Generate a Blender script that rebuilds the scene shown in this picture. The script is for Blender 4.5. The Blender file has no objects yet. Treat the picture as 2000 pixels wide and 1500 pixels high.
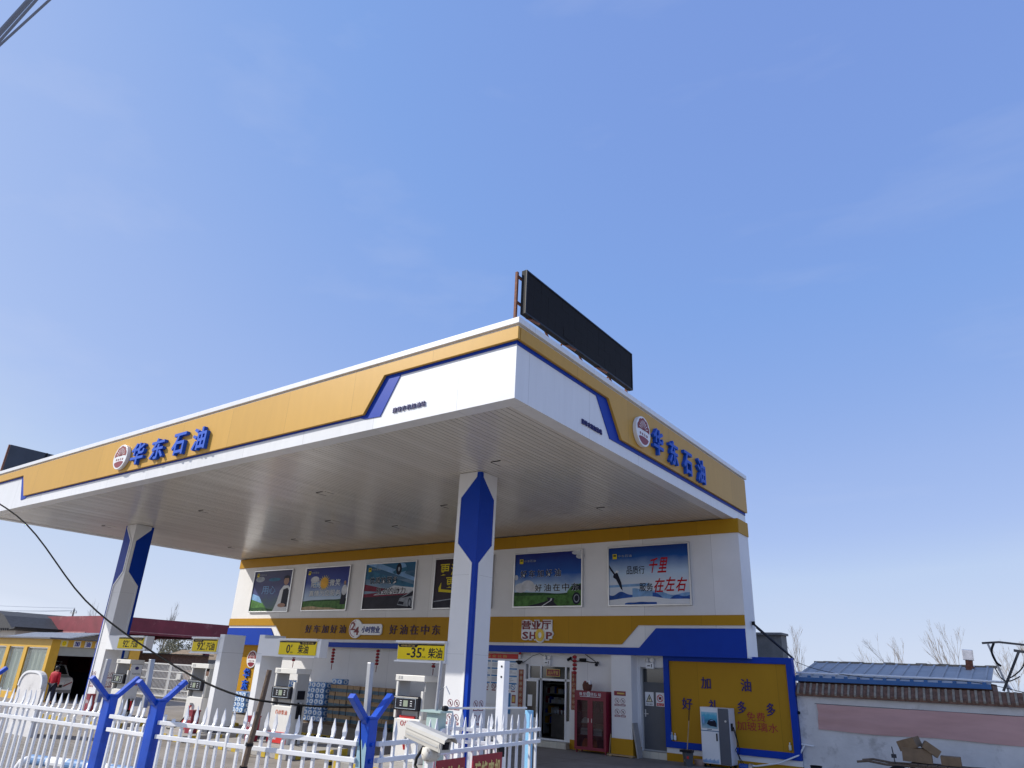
import bpy, math, random
from mathutils import Vector, Matrix
random.seed(11)
SC = bpy.context.scene
COL = SC.collection
V = Vector

# ---------------------------------------------------------------- camera, sky, sun, exposure
F_ = V((-0.5523362, 0.74125677, 0.38139628)); R_ = V((0.81160326, 0.58262355, 0.04301093)); U_ = V((0.19032831, -0.33329896, 0.92341049))
cam = bpy.data.cameras.new('camera'); camo = bpy.data.objects.new('camera', cam); COL.objects.link(camo)
cam.sensor_width = 36; cam.lens = 24.488; cam.clip_start = 0.05; cam.clip_end = 3000
camo.matrix_world = Matrix(((R_.x, U_.x, -F_.x, 0), (R_.y, U_.y, -F_.y, 0), (R_.z, U_.z, -F_.z, 2.28), (0, 0, 0, 1)))
SC.camera = camo
SUN = V((1.165, .79, -1)).normalized()
EL = math.asin(-SUN.z); AZI = math.atan2(-SUN.x, -SUN.y)
W = bpy.data.worlds.new("World"); SC.world = W; W.use_nodes = True
nt = W.node_tree; bg = nt.nodes['Background']
sky = nt.nodes.new('ShaderNodeTexSky'); sky.sky_type = 'NISHITA'; sky.sun_disc = False
sky.sun_elevation = EL; sky.sun_rotation = AZI; sky.air_density = 1.0; sky.dust_density = 0.6; sky.ozone_density = 1.5; sky.altitude = 50
# the hazy spring sky: the sky model's brightness drives the tint from deep blue overhead to milky near the horizon
EXPO = 0.60
L = nt.links.new
sp_ = nt.nodes.new('ShaderNodeSeparateColor'); m1 = nt.nodes.new('ShaderNodeMath'); m1.operation = 'MULTIPLY'; m1.inputs[1].default_value = .1
rp = nt.nodes.new('ShaderNodeValToRGB'); e = rp.color_ramp.elements
st = ((.07, (.195, .320, .720)), (.109, (.222, .380, .785)), (.184, (.335, .475, .835)), (.25, (.405, .540, .870)), (.321, (.505, .635, .885)), (.6, (.665, .740, .890)))
while len(e) < len(st): e.new(.5)
for q, (p, c) in zip(e, st): q.position = p; q.color = (*c, 1)
sc_m = nt.nodes.new('ShaderNodeVectorMath'); sc_m.operation = 'SCALE'; sc_m.inputs['Scale'].default_value = 1 / (.1 * 2 ** EXPO)
tc = nt.nodes.new('ShaderNodeTexCoord'); mp = nt.nodes.new('ShaderNodeMapping'); mp.inputs['Scale'].default_value = (1.3, 3.0, 7.0); mp.inputs['Rotation'].default_value = (0.2, 0.1, 0.6)
nz = nt.nodes.new('ShaderNodeTexNoise'); nz.inputs['Scale'].default_value = 1.6; nz.inputs['Detail'].default_value = 7; nz.inputs['Roughness'].default_value = .55
cr = nt.nodes.new('ShaderNodeValToRGB'); cr.color_ramp.elements[0].position = .54; cr.color_ramp.elements[0].color = (0, 0, 0, 1); cr.color_ramp.elements[1].position = .85; cr.color_ramp.elements[1].color = (.18, .18, .18, 1)
mx = nt.nodes.new('ShaderNodeMix'); mx.data_type = 'RGBA'; mx.inputs[7].default_value = (.68, .72, .88, 1)
L(sky.outputs[0], sp_.inputs[0]); L(sp_.outputs[0], m1.inputs[0]); L(m1.outputs[0], rp.inputs[0]); L(rp.outputs[0], mx.inputs[6])
L(tc.outputs['Generated'], mp.inputs[0]); L(mp.outputs[0], nz.inputs['Vector']); L(nz.outputs[0], cr.inputs[0]); L(cr.outputs[0], mx.inputs[0])
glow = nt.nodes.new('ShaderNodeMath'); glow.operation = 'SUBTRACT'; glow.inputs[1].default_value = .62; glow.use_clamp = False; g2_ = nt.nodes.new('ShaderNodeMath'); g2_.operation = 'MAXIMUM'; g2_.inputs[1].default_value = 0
g3_ = nt.nodes.new('ShaderNodeVectorMath'); g3_.operation = 'SCALE'; g3_.inputs[0].default_value = (1.25, 1.15, 1.0); ga = nt.nodes.new('ShaderNodeVectorMath'); ga.operation = 'ADD'   # brightness added to the sky round the sun, behind the viewer, to fill shade
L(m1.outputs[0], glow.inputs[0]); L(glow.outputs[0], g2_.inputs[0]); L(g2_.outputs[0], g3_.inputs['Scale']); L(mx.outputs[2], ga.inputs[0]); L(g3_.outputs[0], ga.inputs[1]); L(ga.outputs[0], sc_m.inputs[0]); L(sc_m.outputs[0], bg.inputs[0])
bg.inputs[1].default_value = 0.10
sl = bpy.data.lights.new('sun', 'SUN'); sl.energy = 3.2; sl.angle = math.radians(.5); sl.color = (1, .955, .88)
so = bpy.data.objects.new('sun', sl); COL.objects.link(so); so.rotation_euler = SUN.to_track_quat('-Z', 'Y').to_euler(); so.location = (-30, -20, 40)
SC.view_settings.view_transform = 'Standard'; SC.view_settings.look = 'None'; SC.view_settings.gamma = 1
SC.view_settings.exposure = EXPO

# ---------------------------------------------------------------- helpers
MATS = {}
def mat(name, col, rough=.6, metal=0, var=.12, scale=3.0, bump=0.0, bscale=40, seam=None, spec=.5, stain=None, coat=0, stretch=None):
    if name in MATS: return MATS[name]
    m = bpy.data.materials.new(name); m.use_nodes = True; t = m.node_tree; b = t.nodes['Principled BSDF']; N = t.nodes.new; K = t.links.new
    b.inputs['Roughness'].default_value = rough; b.inputs['Metallic'].default_value = metal; b.inputs['Specular IOR Level'].default_value = spec
    if coat: b.inputs['Coat Weight'].default_value = coat; b.inputs['Coat Roughness'].default_value = .12
    c = (*col, 1)
    tcn = N('ShaderNodeTexCoord'); out = None
    if var or stain or seam:
        vec = tcn.outputs['Object']
        if stretch:
            mpn = N('ShaderNodeMapping'); mpn.inputs['Scale'].default_value = stretch; K(vec, mpn.inputs[0]); vec2 = mpn.outputs[0]
        else: vec2 = vec
        n = N('ShaderNodeTexNoise'); n.inputs['Scale'].default_value = scale; n.inputs['Detail'].default_value = 6; n.inputs['Roughness'].default_value = .6; K(vec2, n.inputs['Vector'])
        r = N('ShaderNodeMapRange'); r.inputs[1].default_value = .3; r.inputs[2].default_value = .7; r.inputs[3].default_value = 1 - var; r.inputs[4].default_value = 1 + var * .5; K(n.outputs[0], r.inputs[0])
        x = N('ShaderNodeMix'); x.data_type = 'RGBA'; x.blend_type = 'MULTIPLY'; x.inputs[0].default_value = 1; x.inputs[6].default_value = c; K(r.outputs[0], x.inputs[7]); out = x.outputs[2]
        if stain:
            n2 = N('ShaderNodeTexNoise'); n2.inputs['Scale'].default_value = stain[1]; n2.inputs['Detail'].default_value = 8; n2.inputs['Roughness'].default_value = .7; K(vec, n2.inputs['Vector'])
            r2 = N('ShaderNodeMapRange'); r2.inputs[1].default_value = stain[2]; r2.inputs[2].default_value = stain[2] + .12; K(n2.outputs[0], r2.inputs[0])
            x2 = N('ShaderNodeMix'); x2.data_type = 'RGBA'; K(r2.outputs[0], x2.inputs[0]); K(out, x2.inputs[6]); x2.inputs[7].default_value = (*stain[0], 1); out = x2.outputs[2]
        if seam:
            sp = N('ShaderNodeSeparateXYZ'); K(vec, sp.inputs[0]); prev = None
            for ax, per, off in seam:
                a = N('ShaderNodeMath'); a.operation = 'ADD'; a.inputs[1].default_value = 1000 * per + off; K(sp.outputs[ax], a.inputs[0])
                md = N('ShaderNodeMath'); md.operation = 'MODULO'; md.inputs[1].default_value = per; K(a.outputs[0], md.inputs[0])
                lt = N('ShaderNodeMath'); lt.operation = 'LESS_THAN'; lt.inputs[1].default_value = .012; K(md.outputs[0], lt.inputs[0])
                if prev:
                    q = N('ShaderNodeMath'); q.operation = 'MAXIMUM'; K(prev, q.inputs[0]); K(lt.outputs[0], q.inputs[1]); prev = q.outputs[0]
                else: prev = lt.outputs[0]
            fl = None                                            # each sheet a slightly different batch
            for ax, per, off in seam:
                a = N('ShaderNodeMath'); a.operation = 'ADD'; a.inputs[1].default_value = off; K(sp.outputs[ax], a.inputs[0])
                dv = N('ShaderNodeMath'); dv.operation = 'DIVIDE'; dv.inputs[1].default_value = per; K(a.outputs[0], dv.inputs[0]); fo = N('ShaderNodeMath'); fo.operation = 'FLOOR'; K(dv.outputs[0], fo.inputs[0])
                if fl: ad = N('ShaderNodeMath'); ad.operation = 'MULTIPLY_ADD'; ad.inputs[1].default_value = 7.31; K(fo.outputs[0], ad.inputs[0]); K(fl, ad.inputs[2]); fl = ad.outputs[0]
                else: fl = fo.outputs[0]
            wn = N('ShaderNodeTexWhiteNoise'); wn.noise_dimensions = '1D'; K(fl, wn.inputs['W']); wr = N('ShaderNodeMapRange'); wr.inputs[3].default_value = .93; wr.inputs[4].default_value = 1.03; K(wn.outputs['Value'], wr.inputs[0])
            xt = N('ShaderNodeMix'); xt.data_type = 'RGBA'; xt.blend_type = 'MULTIPLY'; xt.inputs[0].default_value = 1; K(out, xt.inputs[6]); K(wr.outputs[0], xt.inputs[7]); out = xt.outputs[2]
            fm = N('ShaderNodeMath'); fm.operation = 'MULTIPLY'; fm.inputs[1].default_value = .45; K(prev, fm.inputs[0])
            x3 = N('ShaderNodeMix'); x3.data_type = 'RGBA'; K(fm.outputs[0], x3.inputs[0]); K(out, x3.inputs[6]); x3.inputs[7].default_value = (c[0] * .3, c[1] * .3, c[2] * .3, 1); out = x3.outputs[2]
        K(out, b.inputs['Base Color'])
    else: b.inputs['Base Color'].default_value = c
    if bump:
        n3 = N('ShaderNodeTexNoise'); n3.inputs['Scale'].default_value = bscale; n3.inputs['Detail'].default_value = 4; K(tcn.outputs['Object'], n3.inputs['Vector'])
        bp = N('ShaderNodeBump'); bp.inputs['Strength'].default_value = bump; bp.inputs['Distance'].default_value = .05; K(n3.outputs[0], bp.inputs['Height']); K(bp.outputs[0], b.inputs['Normal'])
    MATS[name] = m; return m
def grad(name, stops, rough=.35, var=0.25, scale=(2, 2, 2), axis=2, nscale=2.0):
    """a printed picture: vertical colour ramp in the print's own box, with soft noise in it"""
    m = bpy.data.materials.new(name); m.use_nodes = True; t = m.node_tree; b = t.nodes['Principled BSDF']; b.inputs['Roughness'].default_value = rough; b.inputs['Specular IOR Level'].default_value = .2
    N = t.nodes.new; K = t.links.new
    tcn = N('ShaderNodeTexCoord'); sp = N('ShaderNodeSeparateXYZ'); K(tcn.outputs['Generated'], sp.inputs[0])
    mpn = N('ShaderNodeMapping'); mpn.inputs['Scale'].default_value = scale; K(tcn.outputs['Generated'], mpn.inputs[0])
    n = N('ShaderNodeTexNoise'); n.inputs['Scale'].default_value = nscale; n.inputs['Detail'].default_value = 5; K(mpn.outputs[0], n.inputs['Vector'])
    a = N('ShaderNodeMath'); a.operation = 'SUBTRACT'; a.inputs[1].default_value = .5; K(n.outputs[0], a.inputs[0])
    a2 = N('ShaderNodeMath'); a2.operation = 'MULTIPLY_ADD'; a2.inputs[1].default_value = var; K(a.outputs[0], a2.inputs[0]); K(sp.outputs[axis], a2.inputs[2])
    r = N('ShaderNodeValToRGB'); e = r.color_ramp.elements
    while len(e) < len(stops): e.new(.5)
    for i, (p, c) in enumerate(stops): e[i].position = p; e[i].color = (*c, 1)
    K(a2.outputs[0], r.inputs[0]); K(r.outputs[0], b.inputs['Base Color']); return m

X = V((1, 0, 0)); Y = V((0, 1, 0)); Z = V((0, 0, 1))
def PF(y): return (V((0, y, 0)), X, Z, -Y)       # a wall facing the road: u = x, v = z
def PR(x): return (V((x, 0, 0)), Y, Z, X)        # a wall facing right: u = y, v = z
def PB(y): return (V((0, y, 0)), -X, Z, Y)
def PT(z): return (V((0, 0, z)), X, Y, Z)
_tcu = bpy.data.curves.new('lettering', 'FONT'); _tcu.size = 1; _tcu.resolution_u = 2
_tob = bpy.data.objects.new('lettering', _tcu); COL.objects.link(_tob); _tc = {}
def glyphs(s, bold):
    k = (s, bold)
    if k not in _tc:
        _tcu.body = s; _tcu.offset = bold; _tcu.extrude = .5
        dg = bpy.context.evaluated_depsgraph_get(); dg.update()
        me = bpy.data.meshes.new_from_object(_tob.evaluated_get(dg))
        vs = [v.co.copy() for v in me.vertices]; fs = [tuple(p.vertices) for p in me.polygons]; bpy.data.meshes.remove(me)
        xs = [v.x for v in vs]; ys = [v.y for v in vs]
        _tc[k] = (vs, fs, min(xs), max(xs), min(ys), max(ys))
    return _tc[k]

def rootloc(o):
    while o.parent: o = o.parent
    return o.location
class MB:
    def __init__(s): s.v = []; s.f = []; s.mi = []; s.mats = []; s.T = None
    def idx(s, m):
        if m not in s.mats: s.mats.append(m)
        return s.mats.index(m)
    def add(s, vs, fs, m):
        b = len(s.v); k = s.idx(m)
        for p in vs: s.v.append(s.T @ V(p) if s.T else V(p))
        for f in fs: s.f.append([i + b for i in f]); s.mi.append(k)
        return s
    def box(s, x0, x1, y0, y1, z0, z1, m):
        return s.add([(x0, y0, z0), (x1, y0, z0), (x1, y1, z0), (x0, y1, z0), (x0, y0, z1), (x1, y0, z1), (x1, y1, z1), (x0, y1, z1)],
                     [(0, 3, 2, 1), (4, 5, 6, 7), (0, 1, 5, 4), (1, 2, 6, 5), (2, 3, 7, 6), (3, 0, 4, 7)], m)
    def poly(s, pts, pl, d0, d1, m, cap=True):
        o, u, v, n = pl; k = len(pts)
        area = sum(pts[i][0] * pts[(i + 1) % k][1] - pts[(i + 1) % k][0] * pts[i][1] for i in range(k))
        if area < 0: pts = pts[::-1]
        vs = [o + u * a + v * b + n * d0 for a, b in pts] + [o + u * a + v * b + n * d1 for a, b in pts]
        fs = [tuple(range(k, 2 * k))] + ([tuple(range(k - 1, -1, -1))] if cap else []) + [(i, (i + 1) % k, k + (i + 1) % k, k + i) for i in range(k)]
        return s.add(vs, fs, m)
    def rect(s, a0, a1, b0, b1, pl, d0, d1, m): return s.poly([(a0, b0), (a1, b0), (a1, b1), (a0, b1)], pl, d0, d1, m)
    def ell(s, a, b, ra, rb, pl, d0, d1, m, n=28, t0=0, t1=2 * math.pi):
        full = abs(t1 - t0 - 2 * math.pi) < 1e-6
        q = n if full else n + 1
        return s.poly([(a + ra * math.cos(t0 + (t1 - t0) * i / n), b + rb * math.sin(t0 + (t1 - t0) * i / n)) for i in range(q)], pl, d0, d1, m)
    def ring(s, outer, inner, pl, d0, d1, m):
        o, u, v, n = pl; k = len(outer)
        vs = [o + u * a + v * b + n * d for d in (d0, d1) for ps in (outer, inner) for a, b in ps]; fs = []
        for i in range(k):
            j = (i + 1) % k
            fs += [(2 * k + i, 2 * k + j, 3 * k + j, 3 * k + i), (i, j, 2 * k + j, 2 * k + i), (k + j, k + i, 3 * k + i, 3 * k + j)]
        return s.add(vs, fs, m)
    def frame(s, a0, a1, b0, b1, w, pl, d0, d1, m):
        return s.ring([(a0, b0), (a1, b0), (a1, b1), (a0, b1)], [(a0 + w, b0 + w), (a1 - w, b0 + w), (a1 - w, b1 - w), (a0 + w, b1 - w)], pl, d0, d1, m)
    def circ(s, a, b, r, w, pl, d0, d1, m, n=20):
        c = [(math.cos(2 * math.pi * i / n), math.sin(2 * math.pi * i / n)) for i in range(n)]
        return s.ring([(a + r * p, b + r * q) for p, q in c], [(a + (r - w) * p, b + (r - w) * q) for p, q in c], pl, d0, d1, m)
    def line(s, a0, b0, a1, b1, w, pl, d0, d1, m):
        dx, dy = a1 - a0, b1 - b0; l = math.hypot(dx, dy) or 1; px, py = -dy / l * w / 2, dx / l * w / 2
        return s.poly([(a0 + px, b0 + py), (a0 - px, b0 - py), (a1 - px, b1 - py), (a1 + px, b1 + py)], pl, d0, d1, m)
    def text(s, st, a0, a1, b0, b1, pl, d0, d1, m, bold=0.0, skew=0):
        vs, fs, x0, x1, y0, y1 = glyphs(st, bold); o, u, v, n = pl
        ka = (a1 - a0) / (x1 - x0); kb = (b1 - b0) / (y1 - y0)
        out = []
        for p in vs:
            b = (p.y - y0) * kb; out.append(o + u * (a0 + (p.x - x0) * ka + skew * b) + v * (b0 + b) + n * (d0 if p.z < 0 else d1))
        return s.add(out, fs, m)
    def chars(s, st, a0, a1, b0, b1, pl, d0, d1, m, bold=0.0, gap=.12):
        """characters spread evenly over a0..a1, each in its own em box"""
        k = len(st); w = (a1 - a0) / (k + gap * (k - 1)) if k else 0
        for i, ch in enumerate(st):
            if ch != ' ': s.text(ch, a0 + i * w * (1 + gap), a0 + i * w * (1 + gap) + w, b0, b1, pl, d0, d1, m, bold)
        return s
    def tube(s, pts, r, m, n=8, closed=False, r1=None):
        pts = [V(p) for p in pts]; k = len(pts); vs = []; fs = []; up = None
        for i, p in enumerate(pts):
            t = (pts[min(i + 1, k - 1)] - pts[max(i - 1, 0)]); t = t.normalized() if t.length > 1e-9 else Z
            if up is None: up = X if abs(t.x) < .8 else Y
            a = t.cross(up).normalized(); up = a.cross(t).normalized()
            rr = r if r1 is None else r + (r1 - r) * i / max(1, k - 1)
            for j in range(n):
                th = 2 * math.pi * (j + .5) / n; vs.append(p + (a * math.cos(th) + up * math.sin(th)) * rr)
        for i in range(k - 1):
            for j in range(n): fs.append((i * n + j, i * n + (j + 1) % n, (i + 1) * n + (j + 1) % n, (i + 1) * n + j))
        fs += [tuple(range(n - 1, -1, -1)), tuple(range((k - 1) * n, k * n))]
        return s.add(vs, fs, m)
    def lathe(s, prof, c, m, n=16, axis=Z):
        c = V(c); ax = axis.normalized(); a = ax.cross(X if abs(ax.x) < .8 else Y).normalized(); b = ax.cross(a); vs = []; fs = []
        for r, h in prof:
            for j in range(n):
                th = 2 * math.pi * j / n; vs.append(c + ax * h + (a * math.cos(th) + b * math.sin(th)) * max(r, 1e-4))
        for i in range(len(prof) - 1):
            for j in range(n): fs.append((i * n + j, i * n + (j + 1) % n, (i + 1) * n + (j + 1) % n, (i + 1) * n + j))
        fs += [tuple(range(n - 1, -1, -1)), tuple(range((len(prof) - 1) * n, len(prof) * n))]
        return s.add(vs, fs, m)
    def build(s, name, parent=None, loc=None, bevel=0, smooth=False, label=None):
        me = bpy.data.meshes.new(name); off = rootloc(parent) if parent else V(loc or (0, 0, 0))
        me.from_pydata([tuple(p - off) for p in s.v], [], s.f)
        for m in s.mats: me.materials.append(m)
        me.polygons.foreach_set('material_index', s.mi); me.update()
        o = bpy.data.objects.new(name, me); COL.objects.link(o)
        if parent: o.parent = parent
        else: o.location = off
        if smooth:
            for p in me.polygons: p.use_smooth = True
        if bevel:
            bv = o.modifiers.new('edge', 'BEVEL'); bv.width = bevel; bv.segments = 2; bv.limit_method = 'ANGLE'; bv.angle_limit = math.radians(40)
        if label: o['label'] = label
        return o
def thing(name, label, cat, loc=(0, 0, 0), group=None):
    o = bpy.data.objects.new(name, None); COL.objects.link(o); o.location = loc; o['label'] = label; o['category'] = cat; o.empty_display_size = .2
    if group: o['group'] = group
    return o
def tag(o, label, cat, group=None):
    o['label'] = label; o['category'] = cat
    if group: o['group'] = group
    return o
def struct(o): o['kind'] = 'structure'; return o
def kids(o): return [c for c in COL.objects if c.parent == o]
def dup(o, loc=None, rz=None, label=None, parent=None):
    c = o.copy(); COL.objects.link(c)
    if parent: c.parent = parent
    if loc: c.location = loc
    if rz is not None: c.rotation_euler = (0, 0, rz)
    if label: c['label'] = label
    for k in kids(o): dup(k, parent=c)
    return c

# ---------------------------------------------------------------- materials
white = mat('white aluminium panel', (.80, .81, .82), .32, var=.05, scale=1.5)
whiteS = mat('white fascia panel', (.80, .81, .82), .30, var=.05, scale=2.2, stretch=(2.5, 2.5, .3), bump=.04, bscale=1.3, seam=[(0, 2.44, .4), (1, 2.44, .6)])
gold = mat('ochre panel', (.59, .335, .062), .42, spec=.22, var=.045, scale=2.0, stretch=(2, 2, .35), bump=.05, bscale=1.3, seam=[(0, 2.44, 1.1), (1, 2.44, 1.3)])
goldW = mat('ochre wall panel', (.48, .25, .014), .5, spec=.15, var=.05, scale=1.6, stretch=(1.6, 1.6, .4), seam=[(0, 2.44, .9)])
blue = mat('blue panel', (.002, .044, .38), .42, var=.06, spec=.16)
blueL = mat('blue letter', (.015, .10, .56), .45, var=.05, spec=.2)
navy = mat('dark blue letter', (.02, .02, .16), .45, var=.05)
soffm = mat('soffit strip', (.70, .67, .61), .22, var=.035, scale=.6, stretch=(1, .3, 1))
wallm = mat('white painted wall', (.82, .81, .80), .7, var=.07, scale=.7, stain=((.70, .69, .67), 2.5, .68), seam=[(0, 2.42, .35)])
whiteP = mat('white paint', (.80, .80, .80), .45, var=.06, scale=6, stain=((.55, .53, .50), 9, .72))
greyP = mat('grey plastic', (.42, .42, .41), .5, var=.06)
cream = mat('cream enamel', (.72, .70, .65), .38, var=.06, stain=((.5, .47, .4), 7, .72))
blackP = mat('black plastic', (.006, .007, .014), .35, var=.2, spec=.3)
blackM = mat('matt black', (.014, .014, .016), .7, var=.2, spec=.25)
glassD = mat('dark glass', (.015, .018, .02), .08, var=0, spec=.8)
alu = mat('aluminium', (.6, .6, .6), .35, .8, var=.08)
steel = mat('galvanised steel', (.42, .43, .45), .45, .6, var=.15, scale=8)
rust = mat('rusty steel', (.22, .085, .05), .8, var=.4, scale=14, bump=.2)
red = mat('red enamel', (.23, .010, .03), .42, var=.1)
redL = mat('red letter', (.38, .008, .015), .5, var=.1)
dred = mat('dark red letter', (.22, .010, .014), .5, var=.1)
brightred = mat('bright red', (.60, .02, .02), .5, var=.1)
yellow = mat('yellow sign face', (.90, .66, .0), .45, var=.03, spec=.25)
yellowP = mat('yellow paint', (.62, .42, .03), .6, var=.25, scale=8)
goldL = mat('gold letter', (.62, .42, .10), .45, var=.1)
bluepaint = mat('blue gloss paint', (.006, .075, .50), .35, var=.25, scale=5, spec=.4)
wornblue = mat('worn pale paint', (.33, .52, .60), .5, var=.25, scale=6, stain=((.03, .16, .55), 7, .60))
teal = mat('pale turquoise paint', (.42, .55, .50), .6, var=.15, scale=6, stain=((.25, .15, .09), 7, .64))
lightblue = mat('light blue paint', (.25, .55, .80), .5, var=.1)
rubber = mat('black rubber', (.008, .008, .009), .6, var=.2, spec=.25)
darkroom = mat('dark interior', (.16, .14, .125), .8, var=.3)
LCD = mat('lcd glass', (.28, .33, .24), .25, var=.05)
plasterB = mat('grimy white plaster', (.70, .68, .66), .85, var=.12, scale=2, bump=.15, bscale=14, stain=((.46, .44, .42), 1.7, .555))
tileW = mat('beige step tile', (.62, .58, .48), .3, var=.05, seam=[(0, .3, .12)])
cardb = mat('cardboard', (.43, .29, .165), .85, var=.15, scale=5)
wood = mat('weathered wood', (.16, .11, .075), .85, var=.35, scale=6, bump=.3, bscale=25, stretch=(8, 8, .6))
woodL = mat('light wood', (.42, .30, .17), .75, var=.2, scale=6)
skin = mat('skin', (.50, .28, .19), .55, var=.06)
bark = mat('bare bark', (.30, .245, .19), .9, var=.25, scale=8)
leaf = mat('olive foliage', (.22, .21, .13), .8, var=.45, scale=1.2)
drygrass = mat('dry reed', (.34, .27, .18), .9, var=.3, scale=3)
brick = mat('old brick', (.20, .11, .075), .9, var=.45, scale=9, bump=.4, bscale=18)
concreteG = mat('grey concrete', (.24, .23, .21), .9, var=.2, scale=2.5, stain=((.12, .11, .10), 1.6, .58))
soff2 = mat('soffit strip dull', (.675, .645, .585), .24, var=.035, scale=.6, stretch=(1, .3, 1)); soff3 = mat('soffit strip bright', (.725, .695, .635), .20, var=.035, scale=.6, stretch=(1, .3, 1)); soffg = mat('soffit groove', (.34, .32, .29), .6)
AX, AY, AZ, FY, XL = -7.427, 10.068, 7.157, 22.268, -34.08
LY = FY + .44; GZ = -.05
def low(x, z): return (x * LY / FY, 2.28 + (z - 2.28) * LY / FY)

# ---------------------------------------------------------------- ground
def ground_mat(name, base, joint, sx, sy, stain):
    m = bpy.data.materials.new(name); m.use_nodes = True; t = m.node_tree; b = t.nodes['Principled BSDF']; b.inputs['Roughness'].default_value = .85; N = t.nodes.new; K = t.links.new
    tcn = N('ShaderNodeTexCoord'); n = N('ShaderNodeTexNoise'); n.inputs['Scale'].default_value = .45; n.inputs['Detail'].default_value = 9; n.inputs['Roughness'].default_value = .65; K(tcn.outputs['Object'], n.inputs['Vector'])
    r = N('ShaderNodeValToRGB'); r.color_ramp.elements[0].position = .32; r.color_ramp.elements[0].color = (*stain, 1); r.color_ramp.elements[1].position = .62; r.color_ramp.elements[1].color = (*base, 1); K(n.outputs[0], r.inputs[0]); out = r.outputs[0]
    if joint:
        br = N('ShaderNodeTexBrick'); br.inputs['Color1'].default_value = (1, 1, 1, 1); br.inputs['Color2'].default_value = (.86, .86, .86, 1); br.inputs['Mortar'].default_value = (.4, .4, .4, 1)
        br.inputs['Scale'].default_value = 1; br.inputs['Brick Width'].default_value = sx; br.inputs['Row Height'].default_value = sy; br.inputs['Mortar Size'].default_value = .012; br.offset = 0 if sx > 2 else .5; K(tcn.outputs['Object'], br.inputs['Vector'])
        x = N('ShaderNodeMix'); x.data_type = 'RGBA'; x.blend_type = 'MULTIPLY'; x.inputs[0].default_value = 1; K(out, x.inputs[6]); K(br.outputs[0], x.inputs[7]); out = x.outputs[2]
    K(out, b.inputs['Base Color'])
    n3 = N('ShaderNodeTexNoise'); n3.inputs['Scale'].default_value = 25; n3.inputs['Detail'].default_value = 6; K(tcn.outputs['Object'], n3.inputs['Vector'])
    bp = N('ShaderNodeBump'); bp.inputs['Strength'].default_value = .25; bp.inputs['Distance'].default_value = .02; K(n3.outputs[0], bp.inputs['Height']); K(bp.outputs[0], b.inputs['Normal'])
    return m
soil = ground_mat('bare soil', (.27, .225, .17), False, 1, 1, (.19, .155, .115))
slab = ground_mat('concrete paving', (.33, .295, .26), True, 4.0, 4.0, (.21, .185, .16))
paver = ground_mat('brick paving', (.31, .28, .25), True, .5, .25, (.22, .20, .175))
g = MB(); g.add([(-900, -900, GZ - .02), (900, -900, GZ - .02), (900, 900, GZ - .02), (-900, 900, GZ - .02)], [(0, 1, 2, 3)], soil); struct(g.build('ground'))
g = MB(); g.add([(-46, 10.6, GZ), (8, 10.6, GZ), (8, 34, GZ), (-46, 34, GZ)], [(0, 1, 2, 3)], slab); struct(g.build('forecourt', bevel=0))
g = MB(); g.add([(-46, 1.5, GZ), (8, 1.5, GZ), (8, 10.59, GZ), (-46, 10.59, GZ)], [(0, 1, 2, 3)], paver); struct(g.build('pavement'))
# ---------------------------------------------------------------- canopy
can = thing('station_canopy', 'big white and ochre filling station canopy on tall blue cornered columns', 'canopy', (-20.7, 16, 0))
T = .35; YB = 23.42
g = MB()
g.box(XL, AX, AY, AY + T, AZ, AZ + 1.5, whiteS); g.box(AX - T, AX, AY + T, YB, AZ, AZ + 1.5, whiteS); g.box(XL, XL + T, AY + T, YB, AZ, AZ + 1.5, whiteS)
g.box(XL + T, AX - T, YB - T, YB, AZ + .05, AZ + 1.5, whiteS); g.box(XL + T, AX - T, AY + T, YB - T, AZ + 1.2, AZ + 1.3, concreteG)
g.build('fascia', can)
g = MB(); x = XL + T; k = 0                                    # soffit boards, each tipped a hair so that they glint unevenly
vs = []; fs = []
while x < AX - T - .02:
    w = min(.15, AX - T - x); t = random.uniform(-.0016, .0016); t2 = random.uniform(-.0012, .0012); y0, y1 = AY + T, FY
    b = len(vs); z = AZ + .03
    vs += [(x, y0, z + .03), (x, y1, z + .03), (x + .008, y0, z + t), (x + .008, y1, z - t2), (x + w - .008, y0, z - t), (x + w - .008, y1, z + t2), (x + w, y0, z + .03), (x + w, y1, z + .03)]
    q = vs[b:]; g.add(q, [(0, 1, 3, 2), (4, 5, 7, 6)], soffg); g.add(q, [(2, 3, 5, 4)], random.choice((soffm, soffm, soff2, soff3))); x += w
pass; g.build('soffit', can)
for (a, b) in ((-10.4, 13.68), (-10.56, 19.41), (-17.43, 13.89), (-23.86, 13.83), (-20.83, 17.14), (-30.98, 13.78), (-30.7, 19.57), (-19.12, 18.93), (-25.6, 19.3), (-15.0, 17.0)):
    g = MB(); g.box(a - .19, a + .19, b - .19, b + .19, AZ + .016, AZ + .03, soffm); g.box(a - .205, a - .191, b - .2, b + .2, AZ + .010, AZ + .03, blackM); g.box(a - .19, a + .1, b - .205, b - .191, AZ + .012, AZ + .03, blackM); g.build('ceiling_light', can)
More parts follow.
